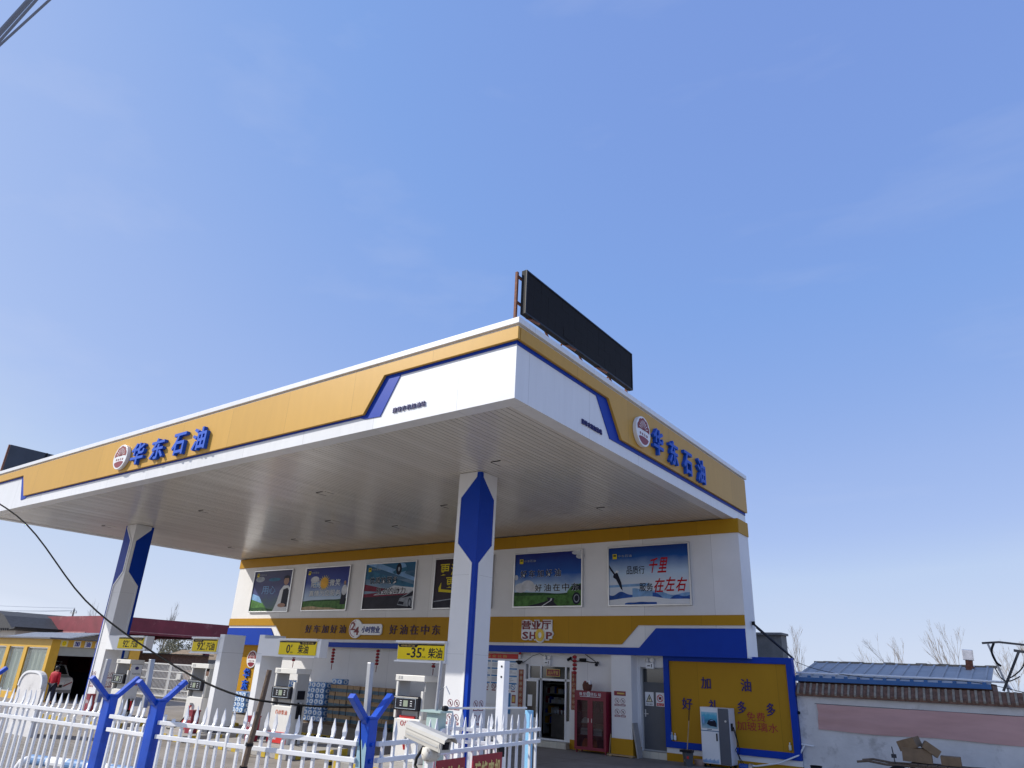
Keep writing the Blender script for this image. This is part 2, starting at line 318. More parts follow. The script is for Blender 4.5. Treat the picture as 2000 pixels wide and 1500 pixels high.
# gold boards and the blue layer behind them
gf = [(AX + .09, 1.5), (XL - .09, 1.5), (XL - .09, 1.22), (-30.4, 1.22), (-29.8, .37), (-11.61, .37), (-11.06, 1.22), (AX + .09, 1.22)]
gr = [(AY, 1.5), (YB, 1.5), (YB, .38), (14.35, .37), (13.72, 1.22), (AY, 1.22)]
o = lambda p: [(a, b + AZ) for a, b in p]
g = MB(); g.poly(o(gf), PF(AY), .021, .09, gold); g.poly(o(gr), PR(AX), .021, .09, gold); g.poly(o([(-YB, 1.5), (-AY, 1.5), (-AY, 1.22), (-YB, .38)]), (V((XL, 0, 0)), -Y, Z, -X), .021, .09, gold); g.build('gold_band', can, bevel=.008)
bf = [(AX, 1.45), (XL, 1.45), (XL, 1.165), (-30.68, 1.165), (-30.14, .26), (-29.78, .28), (-29.7, .33), (-11.78, .33), (-11.62, .28), (-11.12, .26), (-10.61, 1.16), (AX, 1.16)]
br_ = [(AY + .001, 1.45), (YB - .02, 1.45), (YB - .02, .30), (13.88, .27), (13.25, 1.14), (AY + .001, 1.14)]
g = MB(); g.poly(o(bf), PF(AY), 0.001, .02, blue); g.poly(o(br_), PR(AX), 0.001, .02, blue); g.build('blue_strip', can)
g = MB()
for (p, q, dz0, dz1) in ((.05, .25, 1.501, 1.555), (.12, .25, 1.556, 1.69)):
    g.box(XL - p, AX + p, AY - p, AY + q, AZ + dz0, AZ + dz1, whiteS); g.box(AX - q, AX + p, AY + q, YB + p, AZ + dz0, AZ + dz1, whiteS); g.box(XL - p, XL + q, AY + q, YB + p, AZ + dz0, AZ + dz1, whiteS); g.box(XL + q, AX - q, YB - q, YB + p, AZ + dz0, AZ + dz1, whiteS)
g.build('coping', can, bevel=.01)
def emblem(pl, a, b, ra, rb, d0, d1, parent, band=True):
    g = MB(); g.ell(a, b, ra, rb, pl, d0, d1, white, 36); e = g.build('emblem', parent, bevel=.01)
    f = MB(); d2 = d1 + .004; P = []
    for i in range(41):                                          # scalloped half flower
        t = math.pi * i / 40; rr = .80 + .07 * abs(math.sin(t * 5)); P.append((a + ra * rr * math.cos(t), b + rb * (.02 + rr * 1.02 * math.sin(t))))
    for i in range(21):
        t = math.pi * i / 20; P.append((a - ra * .80 * math.cos(t), b + rb * (.0 + .1 * math.sin(t))))
    f.poly(P, pl, d1, d2, dred)
    for i in range(9):
        t = math.pi * (i + 1) / 10; f.poly([(a + ra * .1 * math.cos(t), b + rb * (.1 + .1 * math.sin(t))), (a + ra * (.60) * math.cos(t - .04), b + rb * (.04 + .70 * math.sin(t - .04))), (a + ra * (.60) * math.cos(t + .04), b + rb * (.04 + .70 * math.sin(t + .04)))], pl, d2, d2 + .003, white)
    for k in (-.16, 0, .16): f.poly([(a + ra * (k - .08), b + rb * .08), (a + ra * (k + .08), b + rb * .08), (a + ra * k * 1.2, b + rb * (.40 - abs(k)))], pl, d2 + .003, d2 + .005, dred)
    lo = [(a + ra * .78 * math.cos(t), b + rb * (-.10 + .78 * math.sin(t))) for t in [math.pi + math.asin(.50) + (math.pi - 2 * math.asin(.50)) * i / 20 for i in range(21)]]
    hi = [(a + ra * .68 * math.cos(math.pi * i / 12), b + rb * (-.50 + .14 * math.sin(math.pi * i / 12))) for i in range(13)]
    f.poly(lo + hi, pl, d1, d2, red)
    if band: f.chars('华东石油', a - ra * .55, a + ra * .55, b - rb * .30, b - rb * .12, pl, d1, d2, dred, .02, .5)
    f.build('emblem_print', e); return e
emblem(PF(AY), -22.62, AZ + .85, .42, .40, .095, .21, can)
emblem(PR(AX), 15.33, AZ + .85, .40, .39, .095, .20, can)
for ch, a0, a1, b0, b1 in (('华', -21.97, -21.2, .48, 1.17), ('东', -20.8, -20.05, .49, 1.15), ('石', -19.6, -18.93, .46, 1.12), ('油', -18.54, -17.86, .46, 1.12)):
    MB().text(ch, a0, a1, AZ + b0, AZ + b1, PF(AY), .095, .20, blueL, .022).build('sign_letter', can)
for ch, a0, a1, b0, b1 in (('华', 15.96, 16.56, .49, 1.19), ('东', 16.94, 17.54, .47, 1.14), ('石', 17.91, 18.51, .44, 1.1), ('油', 18.91, 19.5, .43, 1.13)):
    MB().text(ch, a0, a1, AZ + b0, AZ + b1, PR(AX), .095, .19, blueL, .022).build('sign_letter', can)
MB().chars('建峰农机加油站', -10.73, -9.77, AZ + .27, AZ + .385, PF(AY), .002, .03, navy, .0, .22).build('small_lettering', can)
MB().chars('建峰农机加油站', 12.59, 13.5, AZ + .25, AZ + .37, PR(AX), .002, .03, navy, .0, .22).build('small_lettering', can)
# columns
def notice4(g, pl, a, b, w, d, head=False):
    """four prohibition roundels with red captions"""
    if head:
        g.rect(a - w * .62, a + w * .62, b + w * .85, b + w * 1.25, pl, d, d + .004, red); g.rect(a - w * .3, a + w * .5, b + w * .98, b + w * 1.12, pl, d + .004, d + .005, goldL)
    for i in (0, 1):
        for j in (0, 1):
            p = a + (i - .5) * w * .62; q = b + (.42 - j) * w * .95
            g.circ(p, q, w * .24, w * .03, pl, d, d + .004, red); g.line(p - w * .15, q + w * .15, p + w * .15, q - w * .15, w * .03, pl, d, d + .005, red)
            g.rect(p - w * .03, p + w * .05, q - w * .1, q + w * .08, pl, d, d + .003, blackM); g.rect(p - w * .27, p + w * .27, q - w * .45, q - w * .29, pl, d, d + .004, red)
            g.rect(p - w * .2, p + w * .2, q - w * .40, q - w * .35, pl, d + .004, d + .005, white)
def column(x0, x1, y0, y1, corners, sticker):
    colm = mat('column sheet', (.79, .79, .79), .36, var=.05, scale=1.2, stretch=(1, 1, .4), stain=((.62, .60, .57), 2.6, .68))
    g = MB(); g.box(x0, x1, y0, y1, GZ, AZ + .02, colm)
    for z in (1.0, 2.62, 4.5): g.box(x0 - .001, x1 + .001, y0 - .001, y1 + .001, z, z + .008, greyP)
    c = g.build('column', can, bevel=.012)
    sh = [(0, 0), (.10, 0), (.11, -.13), (.61, -.65), (.61, -1.85), (.10, -2.37), (.10, GZ + .02 - AZ), (0, GZ + .02 - AZ)]
    ou = [(0, 0), (.155, 0), (.16, -.105), (.665, -.63), (.665, -1.88), (.155, -2.40), (.155, GZ + .02 - AZ), (0, GZ + .02 - AZ)]
    p = MB(); r = MB(); b_ = .012
    for cx_, cy_ in corners:                                     # blue sheet folded round this corner, with a raised white rim
        fx = x1 if cx_ > 0 else x0; fy = y1 if cy_ > 0 else y0
        pls = ((V((fx, fy, AZ)), X * -cx_, Z, Y * cy_), (V((fx, fy, AZ)), Y * -cy_, Z, X * cx_))
        for q, pl in enumerate(pls):
            s2 = [(a - (b_ if q == 0 and a == 0 else 0), z) for a, z in sh]
            p.poly(s2, pl, 0.001, b_, blue)
            for i in range(len(sh) - 3): 
                r.poly([sh[i + 1], ou[i + 1], ou[i + 2], sh[i + 2]], pl, 0.001, .03, white)
    p.build('blue_panel', c); r.build('panel_rim', c)
    if sticker:
        s = MB(); notice4(s, PF(y0), sticker[0], sticker[2], .33, .002); notice4(s, PR(x1), sticker[1], sticker[2], .33, .002); s.build('prohibition_notice', c)
column(-12.07, -11.335, 14.02, 14.755, ((1, -1), (-1, 1)), (-11.74, 14.46, 1.40))
column(-29.9, -29.14, 14.02, 14.755, ((1, 1), (-1, -1)), (-29.6, 14.4, 1.4))
# roof screens
ledm = mat('led module', (.013, .013, .015), .75, var=.25, scale=30, spec=.2)
def screen(x, lab, s, loc):
    t = thing('led_screen', lab, 'screen', loc); y0, y1 = (11.12, 16.4) if s > 0 else (10.16, 15.4); z0, z1 = (AZ + 2.5, AZ + 3.62) if s > 0 else (AZ + 1.82, AZ + 2.94)
    g = MB(); g.box(x - .12 if s > 0 else x, x if s > 0 else x + .12, y0, y1, z0, z1, blackM)
    g.frame(y0, y1, z0, z1, .035, PR(x) if s > 0 else (V((x, 0, 0)), Y, Z, -X), 0, .02, blackP)
    pl = PR(x) if s > 0 else (V((x, 0, 0)), Y, Z, -X)
    for i in range(17):
        for j in range(4): q = random.uniform(.001, .004); g.rect(y0 + .037 + i * .303, y0 + .337 + i * .303, z0 + .037 + j * .262, z0 + .297 + j * .262, pl, 0, q, ledm)
    g.rect(12.75, 13.2, z0 + .12, z0 + .38, pl, .004, .008, ledm)
    g.build('panel', t)
    f = MB(); xb = x - .21 * s
    for y in (y0 - .06, y1 + .03): f.box(xb - .03, xb + .03, y - .03, y + .03, AZ + 1.29, z1 - .03, rust)
    if s < 0:
        b_ = MB(); b_.box(x + .121, x + .15, y0, y1, z0, z1, mat('screen back sheet', (.05, .06, .08), .45, var=.15)); b_.build('back_sheet', t)
        for y in (11.55, 12.9, 14.25): MB().box(x + .151, x + .19, y - .03, y + .03, z0 - .1, z1, blackM).build('back_rib', t)
    for z in (z0 + .3, z1 - .15) if s > 0 else (): f.box(xb - .025, xb + .025, y0 - .03, y1 + .03, z, z + .05, rust)
    for i in range(6): y = y0 + .3 + i * .78; f.tube([(xb + .05 * s, y, z0 + .06), (xb + (.12 if i % 2 else .42) * s, y + (.14 if i % 2 else -.02), z0 - .21)], .03, rust, 6)
    for i in range(2): y = y0 + 2.2 + i * 2.4; f.tube([(xb, y, z0 + .5), (xb - 1.3 * s, y, AZ + 1.3)], .025, rust, 6)
    f.build('rusty_frame', t)
screen(-8.03, 'black LED screen on rusty legs above the canopy corner emblem side', 1, (-8.1, 13.8, AZ + 1.3))
screen(-33.5, 'black LED screen at the far left end of the canopy roof', -1, (-33.5, 13.8, AZ + 1.3))

# ---------------------------------------------------------------- station building
BX0, BX1 = -34.0, -7.33
bd = thing('station_building', 'white station shop building with ochre and blue bands under the canopy', 'shop', (-20, FY, 0))
dx0, dx1 = low(-15.38, 0)[0], low(-13.5, 0)[0]; gx0, gx1 = low(-10.88, 0)[0], low(-10.02, 0)[0]; DZ = low(0, 2.56)[1]; GZD = low(0, 2.6)[1]
g = MB()
g.box(BX0, BX1, FY, FY + .3, 2.96, AZ - .001, wallm)                                  # upper front
g.box(BX0, BX0 + .3, FY + .301, 30, 2.966, AZ - .002, wallm); g.box(BX1 - .3, BX1, FY + .3, FY + .95, 2.96, AZ, wallm)
g.box(BX0 + .31, BX1 - .31, FY + .3, LY + .3, 2.966, 3.1, wallm)
for a, b in ((BX0, dx0), (dx1, gx0), (gx1, BX1)): g.box(a, b, LY, LY + .25, GZ, 2.965, wallm)
g.box(dx0, dx1, LY, LY + .25, DZ, 2.965, wallm); g.box(gx0, gx1, LY, LY + .25, GZD, 2.965, wallm)
g.box(BX0, BX0 + .25, LY + .25, 30, GZ, 2.965, wallm); g.box(BX1 - .25, BX1, LY + .25, FY + .95, GZ, 2.965, wallm); g.box(-10.7, -10.45, LY + .25, 30, GZ, 2.965, wallm); g.box(-10.7, -10.45, FY + .951, 30, 2.966, 4.59, wallm); g.box(-10.449, BX1 - .251, FY + .75, FY + .94, GZ, 2.965, wallm); g.box(BX0, -10.45, 30, 30.25, GZ, 4.59, wallm); g.box(BX0 + .3, BX1 - .3, FY + .75, FY + .949, 3.101, AZ - .01, wallm)
g.box(BX0 + .3, -10.4, FY + .951, 30, 4.6, 4.75, concreteG)
px0, px1 = -11.93, -11.2
g.box(px0, px1, FY, LY, GZ, 2.955, wallm)
g.build('wall', bd)
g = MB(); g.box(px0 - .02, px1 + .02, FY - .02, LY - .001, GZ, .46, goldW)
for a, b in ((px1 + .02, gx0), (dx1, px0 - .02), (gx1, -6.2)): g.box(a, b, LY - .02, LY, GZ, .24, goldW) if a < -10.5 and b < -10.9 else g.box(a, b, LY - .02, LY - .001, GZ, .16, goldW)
g.build('yellow_base', bd)
g = MB(); g.box(dx0, dx1, LY + .26, 29.9, GZ, .14, darkroom); g.box(dx0 - 3, dx1 + 2, 29.5, 29.6, GZ, 2.9, darkroom); g.box(dx0 - 3, dx0 - 2.9, LY + .26, 29.5, GZ, 2.9, darkroom); g.box(dx1 + 1.9, dx1 + 2, LY + .26, 29.5, GZ, 2.9, darkroom); g.box(dx0 - 3, dx1 + 2, LY + .26, 29.5, 2.8, 2.9, darkroom)
g.build('interior', bd)
pf = PF(FY)
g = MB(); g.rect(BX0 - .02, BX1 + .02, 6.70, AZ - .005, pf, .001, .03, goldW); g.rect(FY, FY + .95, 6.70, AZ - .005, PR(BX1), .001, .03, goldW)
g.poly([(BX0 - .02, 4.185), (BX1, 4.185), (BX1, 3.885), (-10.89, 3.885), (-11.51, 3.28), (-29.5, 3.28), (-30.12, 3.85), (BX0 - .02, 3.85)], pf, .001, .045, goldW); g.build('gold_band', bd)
g = MB(); g.poly([(BX1 + .001, 3.79), (-10.25, 3.79), (-10.87, 3.185), (-29.95, 3.14), (-30.5, 3.74), (BX0, 3.74), (BX0, 2.95), (BX1 + .001, 2.95)], pf, .001, .05, blue); g.rect(FY - .05, FY + .9, 2.95, 3.79, PR(BX1 + .002), .0, .012, white); g.build('blue_band', bd)
# main door
dl = LY + .08
def ld(x, z): return low(x, z)
g = MB(); p = PF(dl)
g.frame(dx0 + .1, dx1, .14, DZ, .055, p, -.05, .05, white)
tz = ld(0, 2.08)[1]; g.rect(dx0 + .1, dx1, tz - .035, tz + .035, p, -.04, .045, white)
m1, m2 = ld(-14.75, 0)[0], ld(-13.72, 0)[0]
for a in (m1, m2): g.rect(a - .03, a + .03, .14, DZ, p, -.04, .045, white)
g.rect(m2, dx1, .14, .78, p, -.03, .03, white); dr = g.build('shop_door', bd)
g = MB(); g.rect(dx0 + .12, m1, tz, DZ - .03, p, -.01, 0, glassD); g.rect(m1, m2, tz, DZ - .03, p, -.01, 0, glassD); g.rect(m2, dx1 - .02, tz, DZ - .03, p, -.01, 0, glassD); g.rect(m2, dx1 - .02, .78, tz, p, -.01, 0, glassD); g.build('pane', dr)
# door leaf standing open against the left jamb
g = MB(); q = PF(LY - .02); l0, l1 = dx0 + .02, m1 - .05; g.frame(l0, l1, .14, tz - .02, .06, q, 0, .045, white); g.rect(l0 + .05, l1 - .05, .2, .82, q, .01, .035, white); lf = g.build('door_leaf', bd)
g = MB(); g.rect(l0 + .06, l1 - .06, .82, tz - .08, q, .015, .025, glassD); g.build('pane', lf)
g = MB(); g.rect(l0 + .14, l0 + .33, 1.18, 1.55, q, .026, .030, white); g.rect(l1 - .05, l1 - .02, 1.0, 1.18, q, .045, .06, alu); g.build('paper_sheet', lf)
g = MB(); pp = PF(dl - .01); a0, b0 = ld(-14.5, 2.2); a1, b1 = ld(-14.0, 2.42); g.rect(a0 - .02, a1 + .02, b0, b1, pp, .0, .01, red); g.frame(a0 - .03, a1 + .03, b0 - .01, b1 + .01, .02, pp, .0, .014, goldL); g.chars('出入平安', a0 + .04, a1 - .04, b0 + .05, b1 - .05, pp, .01, .015, goldL, .02); g.build('door_blessing', dr)
MB().box(dx0 - .05, dx1, LY - .28, LY + .1, GZ, .13, tileW).build('doorstep', bd); MB().box(gx0, gx1, LY - .02, LY + .25, GZ, .14, tileW).build('doorstep', bd)
# grey service door
q = PF(LY + .14); g = MB(); g.frame(gx0, gx1, .15, GZD, .04, q, -.03, .04, greyP); dg_ = mat('dark grey steel door', (.10, .105, .115), .5, var=.08)
g.rect(gx0 + .04, gx1 - .04, .17, ld(0, 2.12)[1], q, -.02, .01, dg_); g.rect(gx0 + .05, gx1 - .05, ld(0, 2.16)[1], GZD - .04, q, -.02, -.005, glassD); g.rect(gx0 + .03, gx1 - .03, ld(0, 2.12)[1], ld(0, 2.16)[1], q, -.02, .03, dg_); sd = g.build('service_door', bd)
g = MB(); g.rect(gx0 + .08, gx0 + .12, 1.12, 1.34, q, .01, .02, alu); g.box(gx0 + .08, gx0 + .22, LY + .07, LY + .095, 1.2, 1.225, alu); g.build('door_handle', sd)
g = MB(); a = gx0 + .1; g.rect(a, a + .30, 1.45, 1.86, q, .011, .016, white); g.poly([(a + .03, 1.56), (a + .27, 1.56), (a + .15, 1.8)], q, .016, .018, blackM); g.poly([(a + .065, 1.58), (a + .235, 1.58), (a + .15, 1.752)], q, .018, .020, mat('warning yellow', (.75, .68, .45), .5)); g.poly([(a + .16, 1.73), (a + .12, 1.65), (a + .145, 1.65), (a + .13, 1.59), (a + .18, 1.67), (a + .155, 1.67)], q, .020, .022, blackM); g.chars('当心触电', a + .04, a + .26, 1.47, 1.53, q, .016, .018, blackM); g.build('hazard_sign', sd)
g = MB(); a += .38; g.rect(a, a + .29, 1.45, 1.86, q, .011, .016, white); g.circ(a + .145, 1.69, .11, .022, q, .016, .019, brightred); g.line(a + .07, 1.76, a + .22, 1.62, .02, q, .016, .02, brightred); g.rect(a + .1, a + .19, 1.65, 1.73, q, .016, .017, blackM); g.rect(a + .02, a + .27, 1.465, 1.545, q, .016, .018, brightred); g.chars('禁止入内', a + .05, a + .24, 1.48, 1.53, q, .018, .02, white); g.build('prohibition_sign', sd)
g = MB(); notice4(g, PF(FY), -11.62 , 1.42, .34, .003, True); g.build('pilaster_notice', bd)
# slogans on the gold band
slog = mat('plum letter', (.05, .006, .03), .5, var=.1)
MB().chars('好车加好油', -27.85, -25.1, 3.53, 3.88, pf, .046, .075, slog, .012, .38).build('slogan_lettering', bd)
MB().chars('好油在中东', -22.38, -19.55, 3.51, 3.89, pf, .046, .075, slog, .012, .38).build('slogan_lettering', bd)
t = thing('opening_hours_sign', 'white keyhole shaped 24 hours sign between the two slogans', 'sign', (-23.8, FY, 3.7))
g = MB(); g.ell(-24.42, 3.72, .42, .39, pf, .05, .11, white, 30); g.poly([(-24.3, 3.47), (-22.9, 3.47), (-22.8, 3.53), (-22.8, 3.86), (-22.88, 3.92), (-24.3, 3.92)], pf, .05, .108, white); g.build('sign_board', t, bevel=.01)
g = MB(); g.text('2', -24.72, -24.44, 3.66, 4.0, pf, .111, .125, dred, .02); g.text('4', -24.5, -24.18, 3.46, 3.80, pf, .111, .125, dred, .02); g.ring([(-24.42 + .37 * math.cos(i * .16 + 1.6), 3.72 + .34 * math.sin(i * .16 + 1.6)) for i in range(20)] + [(-24.42 + .37 * math.cos(19 * .16 + 1.6), 3.72 + .34 * math.sin(19 * .16 + 1.6))], [(-24.42 + .33 * math.cos(i * .16 + 1.6), 3.72 + .32 * math.sin(i * .16 + 1.6)) for i in range(20)] + [(-24.42 + .33 * math.cos(19 * .16 + 1.6), 3.72 + .32 * math.sin(19 * .16 + 1.6))], pf, .111, .115, redL); g.chars('小时营业', -24.02, -22.9, 3.56, 3.82, pf, .109, .122, mat('sign blue letter', (.02, .04, .22), .5, var=.1), .02, .06); g.build('sign_lettering', t)
t = thing('shop_sign', 'white edged red SHOP sign with a yellow ring for its letter O', 'sign', (-14.9, FY, 3.7))
g = MB(); g.chars('营业厅', -15.56, -14.24, 3.70, 4.06, pf, .05, .10, white, .11, .02)
for ch, a in (('S', -15.5), ('H', -15.18), ('P', -14.47)): g.text(ch, a - .04, a + .30, 3.36, 3.70, pf, .05, .10, white, .08)
g.ell(-14.74, 3.53, .23, .25, pf, .05, .105, white); g.poly([(-15.56, 3.42), (-14.24, 3.42), (-14.24, 3.98), (-15.56, 3.98)], pf, .05, .099, white); g.build('sign_backing', t)
g = MB(); g.chars('营业厅', -15.54, -14.28, 3.73, 4.03, pf, .101, .125, dred, .014, .08)
for ch, a in (('S', -15.5), ('H', -15.18), ('P', -14.47)): g.text(ch, a, a + .25, 3.40, 3.65, pf, .101, .125, dred, .02)
g.ring([(-14.74 + .19 * math.cos(i * .2618), 3.54 + .22 * math.sin(i * .2618)) for i in range(24)], [(-14.74 + .085 * math.cos(i * .2618), 3.54 + .105 * math.sin(i * .2618)) for i in range(24)], pf, .106, .13, mat('sign yellow', (.80, .55, .06), .5, var=.05)); g.build('sign_lettering', t)
# left end panel with emblem, seen between the two pillars
pl_ = PF(LY); g = MB(); g.rect(-33.6, -31.3, GZ, 2.955, pl_, .001, .04, goldW); g.build('ochre_panel', bd)
a, b = ld(-31.45, 2.3); emblem(pl_, a - .05, b, .40, .40, .041, .10, bd, True)
for i, ch in enumerate('华东石油'): MB().text(ch, -32.62, -32.1, 1.42 - i * .52, 1.88 - i * .52, pl_, .041, .11, blueL, .03).build('sign_letter', bd)
# billboard at the right end
bb = thing('billboard', 'ochre wall board in a blue frame with dark characters right of the grey door', 'billboard', (-8.2, LY, .4))
a0, b0 = ld(-10.02, .36); a1, b1 = ld(-6.05, 2.99); pb = PF(LY)
g = MB(); g.frame(a0, a1, b0, b1, .18, pb, .001, .12, blue); g.box(BX1, a1, LY + .001, LY + .12, b0, b1, blue); g.build('frame', bb, bevel=.01)
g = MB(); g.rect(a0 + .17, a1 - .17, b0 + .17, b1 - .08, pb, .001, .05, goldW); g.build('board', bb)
g = MB(); g.box(a0, a1, LY - .05, LY + .2, .17, b0 - .002, wallm); g.box(a0, a1, LY - .07, LY + .2, GZ, .17, goldW); g.build('plinth', bb)
g = MB(); nb = mat('indigo letter', (.03, .012, .13), .6, var=.15)
for ch, u0, u1, v0, v1 in (('加', -8.81, -8.51, 2.05, 2.38), ('油', -7.59, -7.29, 2.04, 2.38), ('好', -9.46, -9.13, 1.44, 1.77), ('礼', -8.61, -8.3, 1.43, 1.76), ('多', -7.74, -7.48, 1.43, 1.77), ('多', -6.90, -6.65, 1.42, 1.77)):
    c0, d0 = ld(u0, v0); c1, d1 = ld(u1, v1); g.text(ch, c0, c1, d0, d1, pb, .051, .075, nb, .012)
for st, u0, u1, v0, v1 in (('免费', -7.49, -6.96, 1.26, 1.50), ('加玻璃水', -7.80, -6.62, 1.0, 1.24)):
    c0, d0 = ld(u0, v0); c1, d1 = ld(u1, v1); g.chars(st, c0, c1, d0, d1, pb, .051, .058, redL, .0, .1)
g.build('board_lettering', bb)

# shelves inside the shop, seen through the open door
for i, (x, y, l) in enumerate(((-15.2, 24.9, 'dim metal shelf with rows of goods inside the shop door, nearer one'), (-14.2, 28.6, 'dim metal shelf with goods against the back of the shop'))):
    t = thing('shop_shelf', l, 'shelf', (x, y, .14)); g = MB()
    for z in (.5, .85, 1.2, 1.55, 1.9): g.box(x - 1.1, x + 1.1, y, y + .4, z, z + .03, greyP)
    for a in (x - 1.1, x + 1.07): g.box(a, a + .03, y, y + .4, .14, 2.05, greyP)
    g.build('rack', t); r_ = random.Random(i); g = MB()
    for z in (.53, .88, 1.23, 1.58):
        a = x - 1.05
        while a < x + 1.0: w = r_.uniform(.06, .16); h = r_.uniform(.12, .26); g.box(a, a + w - .015, y + .05, y + .3, z, z + h, r_.choice((white, red, blue, goldW, cream, cream, white))); a += w
    o_ = g.build('goods', t); o_['kind'] = 'stuff'
t = thing('counter', 'low dim counter with a row of white cups behind the shop door', 'counter', (-14.6, 23.9, .14)); MB().box(-15.3, -13.9, 23.9, 24.4, .14, .92, darkroom).build('counter_body', t)
for i in range(9): tag(MB().lathe([(.03, 0), (.042, .13), (.036, .13), (.02, .02)], (-15.2 + i * .14, 24.0, .92), white, 10).build('cup', loc=(-15.2 + i * .14, 24.0, .92), smooth=True), 'white cup in the row on the counter behind the shop door', 'cup', 'white cups on the shop counter')
# ---------------------------------------------------------------- six framed posters
ink = mat('poster ink black', (.012, .014, .03), .45, spec=.15, var=0); paper = mat('poster white', (.72, .74, .76), .45, spec=.15, var=.05); pgreen = mat('poster green', (.08, .20, .05), .45, spec=.15, var=.5, scale=6); pdgreen = mat('poster dark green', (.03, .09, .03), .45, spec=.15, var=.5, scale=9)
proad = mat('poster road', (.03, .03, .045), .45, spec=.15, var=.3); pcloud = mat('poster cloud', (.62, .64, .68), .45, spec=.15, var=.25, scale=4); pskin = mat('poster skin', (.40, .24, .18), .45, spec=.15, var=.1); psun = mat('poster sun', (.75, .40, .05), .45, spec=.15, var=.2, scale=5); psun2 = mat('poster sun rays', (.80, .62, .12), .45, spec=.15, var=.2)
psilver = mat('poster silver', (.30, .33, .38), .45, spec=.15, var=.35, scale=5); pblue = mat('poster mountain blue', (.03, .10, .38), .45, spec=.15, var=.5, scale=3); pblue2 = mat('poster pale blue', (.22, .40, .66), .45, spec=.15, var=.4, scale=3); pteal = mat('poster teal', (.04, .16, .28), .45, spec=.15, var=.4, scale=4); psand = mat('poster sand', (.50, .38, .22), .45, spec=.15, var=.4, scale=8); pred = mat('poster red', (.45, .01, .02), .45, spec=.15, var=.1); pmaroon = mat('poster maroon', (.20, .02, .05), .45, spec=.15, var=.4, scale=5); pgold = mat('poster yellow', (.72, .58, .03), .45, spec=.15, var=.1)
class Art:
    def __init__(s, x0, x1, z0, z1): s.a = (x0, x1 - x0, z0, z1 - z0); s.g = MB(); s.k = 0; s.pl = PF(FY - .052)
    def m(s, pts): return [(s.a[0] + p * s.a[1], s.a[2] + q * s.a[3]) for p, q in pts]
    def d(s): s.k += 1; return s.k * .0006
    def p(s, pts, mt): d = s.d(); s.g.poly(s.m(pts), s.pl, d - .0003, d, mt)
    def e(s, a, b, ra, rb, mt, n=24): s.p([(a + ra * math.cos(2 * math.pi * i / n), b + rb * math.sin(2 * math.pi * i / n)) for i in range(n)], mt)
    def t(s, st, a0, a1, b0, b1, mt, bold=.03, out=None, gap=.1):
        (x0, z0), (x1, z1) = s.m([(a0, b0), (a1, b1)])
        if out: d = s.d(); s.g.chars(st, x0 - .008, x1 + .008, z0 - .008, z1 + .008, s.pl, d - .0003, d, out, bold + .012, gap - .01)
        d = s.d(); s.g.chars(st, x0, x1, z0, z1, s.pl, d - .0003, d, mt, bold, gap)
    def brush(s, st, a0, a1, b0, b1, mt):
        d = s.d(); k = len(st); w = (a1 - a0) / k; r_ = random.Random(len(st))
        for i, ch in enumerate(st):
            dz = r_.uniform(-.03, .03); (x0, z0), (x1, z1) = s.m([(a0 + i * w, b0 + dz), (a0 + (i + .88) * w, b1 + dz)]); s.g.text(ch, x0, x1, z0, z1, s.pl, d - .0003, d, mt, .018, .22)
    def hills(s, base, amp, mt, seed, n=24, x0=0, x1=1, bottom=0):
        r = random.Random(seed); P = [(x0, bottom)]; ph = [r.uniform(0, 6) for _ in range(4)]
        for i in range(n + 1):
            t = i / n; P.append((x0 + (x1 - x0) * t, base + amp * sum(math.sin(t * (3 + 4 * j) + ph[j]) / (j + 1) for j in range(4)) * .5))
        s.p(P + [(x1, bottom)], mt)
    def logo(s, a, b):
        s.p([(a, b), (a + .055, b), (a + .055, b + .09), (a, b + .09)], pgold); s.p([(a + .01, b + .045), (a + .045, b + .045), (a + .045, b + .075), (a + .01, b + .075)], ink); s.t('中东石油', a + .07, a + .25, b + .025, b + .07, psilver, .01)
def poster(x0, x1, z0, z1, base, label, draw):
    t = thing('framed_poster', label, 'poster', ((x0 + x1) / 2, FY, z0), 'framed posters across the shop front')
    MB().frame(x0, x1, z0, z1, .05, PF(FY), .001, .09, alu).build('frame', t, bevel=.006)
    a = Art(x0 + .05, x1 - .05, z0 + .05, z1 - .05)
    MB().rect(a.a[0], a.a[0] + a.a[1], a.a[2], a.a[2] + a.a[3], PF(FY), .001, .052, base).build('print', t)
    draw(a); a.g.build('artwork', t)
def d1(a):
    a.p([(0, 0), (.5, 0), (.42, .1), (.3, .22), (0, .32)], pgreen); a.p([(0, .3), (.3, .2), (.22, .36), (0, .45)], pblue2); a.e(.16, .8, .12, .07, psilver); a.e(.55, .78, .16, .045, pteal)
    a.p([(.62, 0), (1, 0), (1, .55), (.93, .62), (.82, .62), (.74, .5), (.70, .25)], paper); a.p([(.80, .1), (.97, .1), (.97, .5), (.92, .56), (.82, .52)], ink); a.e(.87, .73, .065, .10, pskin); a.p([(.79, .72), (.80, .84), (.87, .88), (.95, .84), (.95, .72), (.92, .8), (.82, .8)], ink)
    a.e(.83, .14, .10, .05, pskin); a.t('用心', .25, .62, .42, .62, pblue2, 0); a.hills(.08, .05, pdgreen, 3, x1=.6); a.logo(.06, .86)
